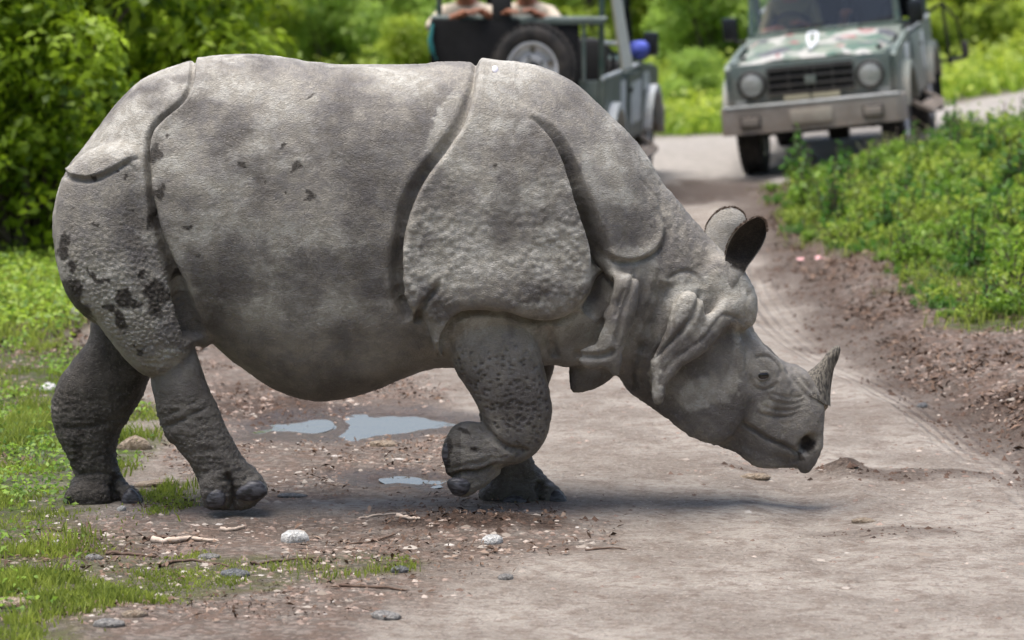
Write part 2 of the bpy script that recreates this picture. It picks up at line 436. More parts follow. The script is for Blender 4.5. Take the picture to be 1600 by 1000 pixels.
def add_pillow(pts, y0, k=1.0, r=0.02, cap=None, both=False, flat=1.0, kfun=None, yfun=None):
    """inflate a side-view outline into a rounded solid about the plane y = y0
       cap: the largest half thickness;  kfun(x,z): thickness factor;  yfun(x,z): bends the mid plane"""
    P = px_poly(pts, y0)
    m = 0.09
    i0, i1 = np.searchsorted(gx, [P[:, 0].min() - m, P[:, 0].max() + m]); k0, k1 = np.searchsorted(gz, [P[:, 1].min() - m, P[:, 1].max() + m])
    XX, ZZ = np.meshgrid(gx[i0:i1], gz[k0:k1], indexing='ij')
    d = poly_sd(XX, ZZ, P)
    u = poisson(d > 0, VOX)
    h = np.sqrt(np.maximum(u, 0))
    if cap: h = cap / k * np.tanh(h * k / cap)
    kk = k if kfun is None else k * kfun(XX, ZZ)
    U = (h * kk) ** 2
    slope = max(2 * float((h * kk).max()) * 0.7, 0.02)
    U = np.where(d > 0, U, slope * d)
    # soften the staircase of the mask
    for _ in range(2):
        Pd = np.pad(U, 1, mode='edge'); U = 0.5 * U + 0.125 * (Pd[:-2, 1:-1] + Pd[2:, 1:-1] + Pd[1:-1, :-2] + Pd[1:-1, 2:])
    gX, gZ = np.gradient(U, VOX)
    g2 = gX ** 2 + gZ ** 2
    ym = np.full(XX.shape, y0) if yfun is None else yfun(XX, ZZ)
    for sgn in ((1, -1) if both else (1,)):
        yy = gy[None, :, None] - sgn * ym[:, None, :]
        G = U[:, None, :] - yy ** 2
        s = G / np.sqrt(g2[:, None, :] + 4 * yy ** 2 + 1e-4)
        s = s.astype(np.float32)
        FIELD[i0:i1, :, k0:k1] = smax(FIELD[i0:i1, :, k0:k1], s, r)
    return i0, i1, k0, k1

TRUNK = [(300, 93), (330, 86), (365, 84), (400, 86), (440, 91), (480, 97), (520, 101), (570, 104), (620, 103), (670, 100), (715, 98), (742, 100), (765, 97), (800, 98), (825, 103), (850, 113), (878, 129), (905, 151), (932, 174), (960, 200),
         (985, 226), (1005, 255), (1015, 300), (1010, 360), (990, 430), (960, 490), (920, 535), (870, 562), (800, 572), (740, 575), (690, 572), (650, 581), (620, 592), (580, 609), (540, 620), (500, 625), (460, 618),
         (420, 602), (385, 580), (355, 555), (330, 532), (300, 515), (260, 520), (205, 520), (150, 505), (120, 480), (100, 445), (90, 405), (86, 365), (86, 325), (93, 288), (106, 260), (130, 230), (155, 198), (180, 165), (205, 138), (235, 115), (268, 101)]
add_pillow(TRUNK, 0.0, 0.80, 0.0, cap=0.62)
# neck
NECK = [(820, 130), (880, 132), (932, 175), (985, 226), (1010, 253), (1036, 285), (1060, 315), (1085, 345), (1110, 372), (1140, 405), (1163, 440), (1168, 490), (1120, 560), (1060, 600), (1015, 612), (985, 606), (975, 590), (960, 580), (930, 575), (890, 555), (850, 500), (815, 380), (800, 240)]
add_pillow(NECK, 0.0, 0.66, 0.09, cap=0.36)
# skull and jaw
HEAD = [(1066, 440), (1090, 420), (1130, 425), (1150, 438), (1166, 455), (1168, 485), (1176, 512), (1190, 534), (1205, 552), (1228, 566), (1250, 572), (1270, 590), (1284, 615), (1285, 640), (1282, 662), (1277, 685), (1272, 710), (1262, 728),
        (1248, 734), (1236, 728), (1222, 722), (1205, 727), (1182, 725), (1165, 716), (1150, 704), (1120, 696), (1090, 685), (1060, 664), (1030, 640), (1012, 615), (1008, 580), (1020, 540), (1040, 490)]
def head_k(X, Z):
    u, v = proj(X, 0, Z)
    a = ((u - 1060) * 0.80 + (v - 530) * 0.60) / 250.0       # 0 at the jowl .. 1 at the lips
    return 1.0 - 0.25 * sstep(a, 0.15, 0.75) + 0.20 * sstep(a, 0.75, 1.0)
add_pillow(HEAD, 0.0, 0.80, 0.05, cap=0.24, kfun=head_k)
# cheek, brow, lips: on both sides
CHEEK = [(1022, 560), (1060, 520), (1110, 500), (1150, 510), (1165, 550), (1165, 600), (1150, 650), (1120, 680), (1075, 668), (1035, 635), (1016, 600)]
add_pillow(CHEEK, 0.115, 0.42, 0.03, both=True, cap=0.10)
BROW = [(1160, 515), (1185, 530), (1208, 550), (1225, 572), (1228, 600), (1215, 622), (1190, 628), (1172, 610), (1160, 570)]
add_pillow(BROW, 0.085, 0.55, 0.03, both=True, cap=0.055)
SNOUT = [(1225, 580), (1255, 578), (1278, 610), (1285, 650), (1278, 690), (1262, 690), (1235, 670), (1215, 640), (1212, 605)]
add_pillow(SNOUT, 0.055, 0.5, 0.03, both=True, cap=0.06)
UPLIP = [(1185, 655), (1215, 645), (1245, 655), (1278, 672), (1282, 690), (1272, 716), (1260, 732), (1246, 732), (1240, 712), (1215, 697), (1190, 682)]
add_pillow(UPLIP, 0.05, 0.8, 0.012, both=True, cap=0.05)
LOWLIP = [(1150, 668), (1185, 684), (1215, 699), (1240, 712), (1243, 728), (1225, 724), (1200, 728), (1175, 722), (1150, 704), (1125, 694), (1115, 680)]
add_pillow(LOWLIP, 0.04, 0.8, 0.008, both=True, cap=0.055)
# neck rolls (both sides)
ROLL1 = [(1056, 437), (1074, 436), (1088, 448), (1089, 468), (1080, 488), (1062, 512), (1042, 532), (1024, 552), (1014, 562), (1008, 550), (1012, 532), (1026, 510), (1036, 484), (1042, 458)]
add_pillow(ROLL1, 0.232, 1.0, 0.07, both=True, cap=0.045)
ROLL2 = [(1118, 458), (1140, 449), (1166, 450), (1171, 470), (1168, 492), (1150, 494), (1132, 488), (1116, 500), (1098, 522), (1072, 540), (1050, 556), (1034, 578), (1028, 604), (1016, 604), (1012, 580), (1024, 556), (1048, 532), (1072, 508), (1092, 482)]
def roll2_y(X, Z):
    u, v = proj(X, 0, Z)
    return 0.235 - 0.105 * sstep(u, 1070, 1170) + 0 * v
add_pillow(ROLL2, 0.22, 1.0, 0.045, both=True, cap=0.05, yfun=roll2_y)
EARB = [(1112, 400), (1140, 398), (1160, 420), (1170, 448), (1160, 470), (1130, 465), (1108, 440)]
add_pillow(EARB, 0.115, 0.9, 0.07, both=True, cap=0.065)
# dewlap and throat folds
DEW = [(893, 560), (892, 606), (897, 612), (915, 611), (940, 602), (956, 590), (963, 575), (962, 555), (930, 540)]
add_pillow(DEW, 0.0, 0.9, 0.02, cap=0.055)
THROAT = [(966, 560), (974, 592), (988, 612), (1010, 628), (1040, 640), (1050, 600), (1030, 560), (1000, 540)]
add_pillow(THROAT, 0.0, 0.9, 0.04, cap=0.14)
BRISK = [(850, 500), (900, 500), (940, 520), (940, 548), (900, 560), (882, 566), (868, 560), (850, 560), (820, 572), (790, 560), (800, 520)]
add_pillow(BRISK, 0.07, 0.9, 0.04, both=True, cap=0.12)
DRAPE = [(946, 402), (958, 408), (985, 410), (992, 440), (982, 485), (968, 520), (962, 556), (952, 560), (942, 545), (925, 549), (905, 545), (896, 530), (900, 518), (922, 508), (937, 478), (942, 462), (953, 448), (946, 425)]
add_pillow(DRAPE, 0.265, 0.9, 0.07, both=True, cap=0.06)
# haunches (thigh shields)
HAUNCH = [(130, 240), (180, 225), (225, 240), (232, 290), (243, 355), (262, 410), (280, 455), (296, 500), (302, 530), (292, 560), (270, 580), (237, 588), (218, 580), (196, 560), (172, 530), (150, 500), (128, 485), (104, 455), (92, 415), (88, 370), (88, 325), (100, 275)]
add_pillow(HAUNCH, -0.235, 0.78, 0.035, cap=0.245)
HAUNCH_F = [(u - 42, v) if v > 440 else (u - 2, v) for u, v in HAUNCH]
HAUNCH_F = [(130, 240), (180, 225), (225, 240), (232, 290), (240, 355), (245, 410), (240, 455), (235, 500), (220, 530), (190, 540), (165, 535), (150, 520), (146, 503), (140, 492), (128, 480), (108, 455), (95, 415), (90, 370), (90, 325), (100, 275)]
add_pillow(HAUNCH_F, 0.235, 0.78, 0.035, cap=0.245)
FLANK = [(225, 330), (262, 400), (300, 440), (335, 500), (332, 528), (312, 522), (298, 540), (270, 550), (240, 500), (225, 420)]
add_pillow(FLANK, 0.14, 1.6, 0.03, both=True, cap=0.16)
# near hind leg
NH = [(240, 540), (238, 590), (243, 625), (250, 655), (257, 676), (276, 697), (297, 722), (312, 750), (318, 770), (317, 786), (324, 793), (352, 796), (390, 793), (404, 782), (417, 770), (411, 750), (397, 735), (382, 720), (362, 690), (346, 655), (331, 620), (314, 580), (296, 530), (270, 510)]
add_pillow(NH, -0.20, 1.0, 0.012, cap=0.125)
# far hind leg
FH = [(148, 490), (140, 530), (112, 568), (92, 598), (82, 635), (88, 672), (104, 708), (117, 738), (110, 758), (101, 777), (104, 792), (125, 796), (170, 796), (205, 796), (220, 790), (217, 773), (200, 757), (186, 740), (180, 705), (188, 672), (212, 635), (232, 590), (240, 540), (220, 500)]
add_pillow(FH, 0.13, 1.0, 0.03, cap=0.13)
# far front leg
FF = [(760, 540), (752, 600), (752, 650), (765, 700), (766, 730), (754, 755), (748, 778), (756, 792), (790, 795), (840, 795), (880, 792), (886, 786), (878, 768), (862, 755), (848, 742), (832, 720), (828, 690), (842, 640), (856, 600), (868, 560), (870, 520), (820, 500)]
add_pillow(FF, 0.15, 1.0, 0.03, cap=0.12)
# near front leg: upper arm + knee, then the lifted foot folded back
NF = [(700, 512), (716, 494), (745, 486), (790, 488), (825, 502), (838, 530), (846, 560), (856, 600), (861, 640), (856, 675), (842, 702), (820, 718), (795, 722), (775, 716), (762, 696), (762, 670), (752, 645), (736, 614), (714, 582), (700, 552)]
add_pillow(NF, -0.205, 1.0, 0.012, cap=0.145)
NFF = [(820, 640), (790, 650), (765, 662), (735, 660), (712, 664), (698, 684), (692, 708), (697, 734), (708, 748), (735, 750), (760, 742), (785, 728), (815, 714), (840, 690)]
add_pillow(NFF, -0.20, 0.95, 0.03, cap=0.10)
NFT = [(700, 735), (718, 730), (750, 728), (775, 728), (785, 735), (765, 752), (740, 770), (722, 777), (706, 770), (699, 752)]
add_pillow(NFT, -0.20, 0.9, 0.01, cap=0.08)
# hoof lobes
for pts, y0, kk in (
    ([(318, 740), (345, 735), (352, 752), (350, 780), (335, 793), (322, 790), (314, 770)], -0.255, 1.0),
    ([(362, 742), (392, 738), (410, 752), (418, 768), (402, 782), (378, 786), (362, 770)], -0.235, 1.0),
    ([(188, 764), (203, 758), (219, 773), (222, 788), (210, 796), (192, 796), (184, 780)], 0.085, 1.0),
    ([(108, 762), (140, 752), (165, 760), (175, 780), (165, 795), (120, 796), (102, 788)], 0.06, 1.0),
    ([(845, 765), (862, 757), (880, 770), (887, 786), (876, 794), (850, 794), (840, 780)], 0.10, 1.0),
    ([(752, 768), (775, 752), (820, 750), (845, 765), (848, 785), (835, 794), (765, 795)], 0.09, 0.9),
):
    add_pillow(pts, y0, kk, 0.012, cap=0.07)

# shoulder shields and barrel, laid over the trunk like armour plates
def add_plate(pts, t, edge, r=0.004, trunk_pts=None, k=0.80, cap=0.62, fade=None):
    P = px_poly(pts, -0.42); T = px_poly(trunk_pts or TRUNK, 0.0)
    i0, i1 = np.searchsorted(gx, [P[:, 0].min() - .06, P[:, 0].max() + .06]); k0, k1 = np.searchsorted(gz, [P[:, 1].min() - .06, P[:, 1].max() + .06])
    XX, ZZ = np.meshgrid(gx, gz, indexing='ij')
    dT = poly_sd(XX, ZZ, T); u = poisson(dT > 0, VOX)
    h = cap * np.tanh(np.sqrt(np.maximum(u, 0)) * k / cap)
    h = h[i0:i1, k0:k1]; XX = XX[i0:i1, k0:k1]; ZZ = ZZ[i0:i1, k0:k1]
    d = poly_sd(XX, ZZ, P)
    tt = t if fade is None else t * fade(XX, ZZ)
    e = np.clip(d / edge, 0, 1)
    top = h + tt * (np.sqrt(1 - (1 - e) ** 2) - 0.35)
    lo = h - 0.07
    y = np.abs(gy)[None, :, None]
    s = np.minimum(top[:, None, :] - y, y - lo[:, None, :])
    s = np.minimum(s, d[:, None, :])
    gh = np.gradient(h, VOX); nrm = np.sqrt(1 + np.minimum(gh[0] ** 2 + gh[1] ** 2, 9))
    s = (s / nrm[:, None, :]).astype(np.float32)
    FIELD[i0:i1, :, k0:k1] = smax(FIELD[i0:i1, :, k0:k1], s, r)
ARM_HULL = [(300, 93), (365, 84), (440, 91), (520, 101), (620, 103), (715, 98), (800, 98), (850, 113), (905, 151), (960, 200), (1010, 260), (1035, 330), (1035, 430), (1010, 510), (950, 570), (870, 600), (780, 612), (690, 615), (620, 605), (540, 620), (460, 618), (385, 580), (330, 532), (260, 520), (205, 520), (150, 505), (100, 445), (86, 365), (93, 288), (130, 230), (180, 165), (235, 115)]
SHOULDER = [(752, 118), (790, 150), (835, 180), (858, 202), (878, 232), (894, 268), (908, 310), (920, 350), (930, 390), (933, 425), (924, 460), (906, 483), (880, 498), (850, 504), (820, 499), (785, 489), (748, 485), (720, 491), (704, 508), (696, 535), (692, 566), (682, 562), (672, 530), (660, 500), (640, 497), (626, 465), (621, 425), (624, 370), (635, 320), (655, 281), (690, 236), (722, 186), (740, 140)]
def sh_fade(X, Z):
    u, v = proj(X, -.42, Z); return 0.25 + 0.75 * sstep(v, 380, 470)
add_plate(SHOULDER, 0.055, 0.055, 0.006, ARM_HULL, fade=sh_fade)

# ---- surface nets
def surface_nets(F, ox, oy, oz, h):
    S = F > 0
    c = np.zeros(tuple(n - 1 for n in F.shape), np.int8)
    for a in (0, 1):
        for b in (0, 1):
            for d in (0, 1):
                c += S[a:F.shape[0] - 1 + a, b:F.shape[1] - 1 + b, d:F.shape[2] - 1 + d]
    act = (c > 0) & (c < 8)
    I = np.argwhere(act)
    idx = np.full(act.shape, -1, np.int32); idx[act] = np.arange(len(I), dtype=np.int32)
    pos = np.zeros((len(I), 3)); cnt = np.zeros(len(I))
    corners = [(a, b, d) for a in (0, 1) for b in (0, 1) for d in (0, 1)]
    val = {q: F[I[:, 0] + q[0], I[:, 1] + q[1], I[:, 2] + q[2]] for q in corners}
    for q in corners:
        for ax in range(3):
            if q[ax] == 0:
                q2 = list(q); q2[ax] = 1; q2 = tuple(q2)
                a, b = val[q], val[q2]; m = (a > 0) != (b > 0)
                t = np.where(m, a / np.where(m, a - b, 1), 0)
                p = np.array(q, float)[None, :].repeat(len(I), 0); p[:, ax] = t
                pos += p * m[:, None]; cnt += m
    V = (I + pos / cnt[:, None]) * h + np.array([ox, oy, oz])
    Q = []
    n = F.shape
    for ax in range(3):
        sl = [slice(1, -1)] * 3; sl[ax] = slice(0, n[ax] - 1)
        s2 = list(sl); s2[ax] = slice(1, n[ax])
        a, b = S[tuple(sl)], S[tuple(s2)]
        E = np.argwhere(a != b); off = np.array([1, 1, 1]); off[ax] = 0
        E = E + off; inside_first = S[E[:, 0], E[:, 1], E[:, 2]]
        u, v = (ax + 1) % 3, (ax + 2) % 3
        def g(du, dv):
            e = E.copy(); e[:, u] -= du; e[:, v] -= dv
            return idx[e[:, 0], e[:, 1], e[:, 2]]
        q = np.stack([g(1, 1), g(0, 1), g(0, 0), g(1, 0)], 1)
        q[~inside_first] = q[~inside_first][:, ::-1]
        Q.append(q)
    return V, np.concatenate(Q)
RV, RQ = surface_nets(FIELD, X0, -Yh, Z0, VOX)
del FIELD
# keep the largest piece, smooth, subdivide
def edges_of(Q):
    e = np.concatenate([Q[:, [0, 1]], Q[:, [1, 2]], Q[:, [2, 3]], Q[:, [3, 0]]]); e.sort(1)
    return np.unique(e, axis=0)
def smooth_v(V, E, it, lam=0.5):
    deg = np.bincount(E.ravel(), minlength=len(V)).astype(float)
    for i in range(it):
        s = np.stack([np.bincount(E[:, 0], V[E[:, 1], k], len(V)) + np.bincount(E[:, 1], V[E[:, 0], k], len(V)) for k in range(3)], 1)
        V = V + (lam if i % 2 == 0 else -lam * 0.96) * (s / np.maximum(deg, 1)[:, None] - V)
    return V
RV = smooth_v(RV, edges_of(RQ), 10, 0.6)
def subdivide(V, Q):
    e4 = np.concatenate([Q[:, [0, 1]], Q[:, [1, 2]], Q[:, [2, 3]], Q[:, [3, 0]]]); e4s = np.sort(e4, 1)
    key = e4s[:, 0].astype(np.int64) * len(V) + e4s[:, 1]
    uq, inv = np.unique(key, return_inverse=True)
    a, b = uq // len(V), uq % len(V)
    n, m, f = len(V), len(uq), len(Q)
    EM = inv.reshape(4, f) + n
    NV = np.concatenate([V, (V[a] + V[b]) / 2, V[Q].mean(1)])
    C = n + m + np.arange(f)
    NQ = np.concatenate([np.stack([Q[:, k], EM[k], C, EM[(k + 3) % 4]], 1) for k in range(4)])
    return NV, NQ
RV, RQ = subdivide(RV, RQ)
RE = edges_of(RQ)
RV = smooth_v(RV, RE, 6, 0.5)
def normals(V, Q):
    a = V[Q[:, 2]] - V[Q[:, 0]]; b = V[Q[:, 3]] - V[Q[:, 1]]
    fn = np.cross(a, b); N = np.zeros_like(V)
    for k in range(4):
        for c in range(3): N[:, c] += np.bincount(Q[:, k], fn[:, c], len(V))
    return N / np.maximum(np.linalg.norm(N, axis=1), 1e-9)[:, None]
RN = normals(RV, RQ)

# ---- folds: polylines in the side view (near side, mirrored to the far side)
def side_uv(V):
    return proj(V[:, 0], -np.abs(V[:, 1]), V[:, 2])
U_, V_ = side_uv(RV)
LEGF = (RV[:, 1] > 0.0) & (V_ > 545)                    # far legs have their own pose: no near-side folds there
DISP = np.zeros(len(RV))
def fold(pts, depth, width, lipL=0.0, lipR=0.0, lw=14, taper=(0.15, 0.15), far=True, prof=None):
    """groove along pts (px); lipL raises the side left of travel (y down picture), lw: reach of the lip in px"""
    P = spline(pts, 6, closed=False)
    m = (U_ > P[:, 0].min() - 60) & (U_ < P[:, 0].max() + 60) & (V_ > P[:, 1].min() - 60) & (V_ < P[:, 1].max() + 60) & ~LEGF
    if not far: m &= RV[:, 1] < 0
    ix = np.nonzero(m)[0]
    s, t = line_sd(U_[ix], V_[ix], P)
    s = -s                                              # picture axes: left of travel is positive
    w = np.interp(t, [0, 0.5, 1], width) if np.ndim(width) else width
    dp = np.interp(t, [0, 0.5, 1], depth) if np.ndim(depth) else depth
    tp = np.clip(t / max(taper[0], 1e-3), 0, 1) * np.clip((1 - t) / max(taper[1], 1e-3), 0, 1)
    tp = np.sqrt(tp)
    wig = (vnoise(U_[ix] / 40, V_[ix] / 40, 0, 5) - 0.5) * 3
    s = s + wig
    g = -dp * np.exp(-(s / w) ** 2)
    st = 1 / (1 + np.exp(-np.clip(s / 1.6, -30, 30)))
    g = g + lipL * st * np.exp(-np.maximum(s, 0) / lw) + lipR * (1 - st) * np.exp(-np.maximum(-s, 0) / lw)
    DISP[ix] += g * tp
# hip crease between rump and barrel
fold([(302, 84), (301, 110), (298, 132), (283, 158), (254, 184), (236, 208), (231, 250), (235, 310), (246, 360), (263, 412), (282, 462), (296, 508), (305, 530)], (0.022, 0.055, 0.12), (3, 4.2, 11), lipL=0.014, lipR=0.004, lw=16, taper=(0.02, 0.02))
# rump flap
fold([(98, 266), (108, 277), (135, 281), (160, 274), (183, 262), (203, 250), (218, 246)], 0.024, 4.0, lipL=0.022, lipR=0, lw=12, taper=(0.02, 0.3))
fold([(186, 262), (196, 256), (206, 258), (214, 270)], 0.008, 3, lipL=0.004, lw=8)
# shoulder rear crease
fold([(746, 92), (738, 140), (722, 186), (690, 236), (655, 281), (635, 322), (624, 372), (620, 425), (625, 468), (640, 500)], (0.020, 0.065, 0.085), (5.5, 7.5, 7.5), lipL=0.022, lipR=0.0, lw=26, taper=(0.01, 0.05))
fold([(690, 440), (676, 458), (662, 474), (654, 490), (652, 506)], 0.03, 5, lipL=0.004, lipR=0.006, lw=10, taper=(0.3, 0.1))
# shoulder front crease (deep)
fold([(828, 180), (856, 200), (878, 230), (896, 268), (911, 310), (925, 350), (936, 385), (942, 425), (938, 462), (918, 492)], (0.04, 0.14, 0.18), (4, 7.5, 11), lipL=0.034, lipR=0.012, lw=18, taper=(0.3, 0.15))
# lower rim of the shoulder shield over the arm
fold([(686, 560), (692, 536), (700, 515), (716, 496), (746, 488), (785, 491), (820, 501), (850, 506), (882, 500), (908, 485)], 0.045, 4.5, lipL=0.018, lipR=0.0, lw=14, taper=(0.08, 0.1))
fold([(850, 512), (862, 535), (866, 560)], 0.03, 8)
# neck shield lower lip
fold([(944, 392), (952, 402), (975, 408), (1000, 405), (1022, 394), (1036, 378), (1040, 358), (1034, 338)], 0.03, 4.5, lipL=0.03, lipR=0.0, lw=13, taper=(0.05, 0.35))
fold([(1035, 345), (1030, 318), (1012, 292), (998, 276)], 0.006, 3, lipL=0.004, lw=10)
fold([(1048, 350), (1044, 385), (1032, 405)], 0.006, 4)
# drape column and throat wrinkles
fold([(992, 412), (988, 438), (978, 466), (970, 492), (964, 520), (958, 545)], 0.014, 4, lipL=0.004, lipR=0.01, lw=8)
fold([(975, 450), (968, 470), (962, 492), (966, 480)], 0.012, 3)
fold([(1012, 418), (1006, 450), (998, 480), (986, 512), (978, 540)], 0.006, 6)
fold([(1030, 420), (1022, 455), (1008, 490), (994, 520)], 0.010, 6)
fold([(1040, 440), (1030, 480), (1012, 520), (1004, 556)], 0.035, 11)
fold([(1004, 540), (992, 562), (986, 590), (992, 610)], 0.022, 8)
fold([(925, 545), (930, 520), (945, 498)], 0.010, 4)
fold([(896, 552), (920, 556), (945, 556), (962, 548)], 0.02, 5, taper=(0.1, 0.1))
# between roll 1 and roll 2
fold([(1092, 452), (1091, 474), (1080, 496), (1060, 520), (1038, 542), (1018, 564)], 0.016, 4.5, taper=(0.2, 0.1))
fold([(1040, 440), (1055, 428), (1075, 424), (1092, 436), (1100, 452)], 0.008, 4)
fold([(1168, 498), (1150, 496), (1132, 492), (1118, 504), (1100, 526), (1076, 544), (1054, 560), (1038, 582), (1032, 606)], 0.007, 3.5, taper=(0.02, 0.3))
fold([(1168, 500), (1166, 478), (1172, 455)], 0.004, 3)
# face
fold([(1150, 500), (1160, 520), (1166, 545), (1166, 572), (1170, 596), (1180, 613)], 0.007, 3.2, lipL=0.0)
fold([(1176, 562), (1188, 556), (1203, 558), (1214, 568), (1220, 582), (1217, 594)], 0.010, 3.0, lipL=0.004, lw=7)
fold([(1172, 584), (1178, 600), (1190, 608), (1204, 605), (1216, 596)], 0.008, 2.6)
fold([(1182, 585), (1190, 575), (1202, 578), (1206, 590), (1198, 600), (1186, 597), (1182, 585)], 0.002, 2.2, taper=(0.01, 0.01))
fold([(1158, 660), (1178, 673), (1198, 686), (1220, 695), (1238, 702), (1246, 712), (1242, 724)], 0.022, 3.4, taper=(0.2, 0.1))
for dy, dx, L in ((-10, 0, 1), (-20, 8, .8), (-31, 14, .6), (-42, 20, .5)):
    fold([(1182 + dx, 655 + dy), (1205 + dx, 662 + dy), (1230 + dx, 662 + dy), (1250 + dx * .6, 655 + dy)], 0.006 * L + .002, 2.6)
fold([(1225, 575), (1240, 592), (1256, 612), (1272, 632)], 0.006, 3)
fold([(1236, 574), (1252, 590), (1268, 612), (1284, 632)], 0.005, 2.6)
fold([(1195, 612), (1208, 628), (1212, 645)], 0.004, 3)
fold([(1150, 500), (1165, 505), (1182, 522)], 0.005, 3)
# nostril
nm = ((U_ - 1262) / 13) ** 2 + ((V_ - 694) / 13) ** 2 + 0.9 * ((U_ - 1262) / 13) * ((V_ - 694) / 13)
DISP -= 0.055 * np.exp(-nm ** 2) * (RV[:, 0] > 1.0)
# legs
def nearfold(p, d, w, **k): fold(p, d, w, far=False, **k)
nearfold([(250, 668), (268, 664), (285, 655), (305, 645), (325, 634)], 0.010, 3.6)
nearfold([(246, 655), (262, 650), (285, 638), (310, 625)], 0.004, 3)
nearfold([(352, 738), (362, 755), (366, 776), (364, 796)], 0.035, 5, taper=(0.2, 0.01))
nearfold([(372, 762), (385, 748), (402, 742)], 0.006, 3)
nearfold([(696, 748), (722, 741), (750, 737), (778, 724)], 0.025, 4.0, taper=(.02, .2))
nearfold([(752, 664), (768, 682), (792, 700), (826, 706)], 0.025, 5)
nearfold([(700, 738), (724, 728), (750, 722), (772, 712)], 0.006, 4)
nearfold([(700, 700), (716, 700), (726, 706)], 0.006, 4)
# far legs: folds placed in their own plane
far_ix = np.nonzero((RV[:, 1] > 0.0) & (V_ > 545))[0]
fU, fV = proj(RV[far_ix, 0], RV[far_ix, 1], RV[far_ix, 2])
def farfold(pts, dp, w):
    P = spline(pts, 6, closed=False); s, t = line_sd(fU, fV, P)
    DISP[far_ix] += -dp * np.exp(-(s / w) ** 2) * np.sqrt(np.clip(t / .15, 0, 1) * np.clip((1 - t) / .15, 0, 1))
farfold([(182, 744), (178, 760), (182, 778), (186, 798)], 0.03, 5)
farfold([(112, 745), (140, 738), (175, 742), (186, 755)], 0.008, 4)
farfold([(846, 752), (842, 766), (846, 782), (850, 796)], 0.03, 5)
farfold([(90, 665), (120, 668), (160, 662), (188, 655)], 0.007, 5)
# far-side view of the mid body is never drawn, but keeps the same folds
RNS = normals(smooth_v(RV, RE, 40, 0.6), RQ)
RV1 = RV + RNS * DISP[:, None]
RV1 = smooth_v(RV1, RE, 4, 0.5)
RN1 = normals(smooth_v(RV1, RE, 4, 0.6), RQ)
# ---- hide relief: tubercles on shield, haunch, arm; fine wrinkles elsewhere
def inpoly(pts, soft):
    P = spline(pts, 4); d = np.full(len(RV), -99.0)
    m = (U_ > P[:, 0].min() - 20) & (U_ < P[:, 0].max() + 20) & (V_ > P[:, 1].min() - 20) & (V_ < P[:, 1].max() + 20)
    d[m] = poly_sd(U_[m], V_[m], P)
    return sstep(d, 0, soft)
near = ~LEGF
m_sh = inpoly(SHOULDER, 18) * near
m_sh = m_sh * (0.12 + 0.88 * sstep(V_, 190, 400)) * (0.45 + 0.55 * np.clip(np.abs(U_ - 780) / 110, 0, 1)) 
m_ha = inpoly(HAUNCH, 14) * near * (0.2 + 0.8 * sstep(V_, 300, 480))
m_fl = inpoly(NF, 6) * (RV[:, 1] < 0) * (1 - m_sh)
m_leg = sstep(V_, 590, 640) * ((RV[:, 1] > 0) | (U_ < 480)) + .7 * sstep(V_, 655, 690) * (U_ > 640) * (U_ < 800) * (RV[:, 1] < 0)
tx, ty, tz = RV.T
f1, f2 = worley(tx / 0.030, ty / 0.045, tz / 0.026, 3)
tub = np.clip(1 - f1 / 0.66, 0, 1) ** 0.8 * (0.4 + 0.9 * vnoise(tx / .05, ty / .05, tz / .05, 4))
g1, g2 = worley(tx / 0.024, ty / 0.03, tz / 0.019, 11)
cells = np.clip((g2 - g1) / 0.35, 0, 1)
pits = np.clip(1 - g1 / 0.5, 0, 1)
hf = 0.0095 * m_sh * tub
hf += 0.0062 * m_ha * cells
hf += -0.011 * m_fl * pits * sstep(V_, 520, 570) * (1 - 0.5 * sstep(V_, 640, 700))
hf += 0.0038 * m_leg * cells
hf += 0.010 * m_leg * (fbm(tx / .07, ty / .07, tz / .016, 3, 33) - .5)
# broad flabby undulation of the flanks and neck
und = (fbm(tx / .30, ty / .5, tz / .22, 3, 21) - .5)
hf += 0.022 * und * (1 - m_leg) * np.clip(1 - sstep(U_, 1120, 1180), 0, 1)
wr = fbm(tx / .05, ty / .08, tz / .022, 3, 31) - .5
pb1, pb2 = worley(tx / 0.017, ty / 0.022, tz / 0.015, 19)
hf += 0.0016 * (1 - np.clip(pb1 / .6, 0, 1)) * (1 - m_sh) * (1 - m_leg) * (1 - m_ha) * (.4 + vnoise(tx / .15, ty / .15, tz / .15, 23))
hf += 0.0022 * wr * (1 - sstep(U_, 1100, 1160)) * (1 - np.clip(m_sh + m_ha + m_fl, 0, 1)) * (0.5 + 0.5 * sstep(V_, 300, 500))
hw = fbm(tx / .02, ty / .04, tz / .02, 3, 41) - .5
hf += 0.006 * hw * sstep(U_, 980, 1040)
RV2 = RV1 + RN1 * hf[:, None]
GZ0 = RV2[:, 2].min()

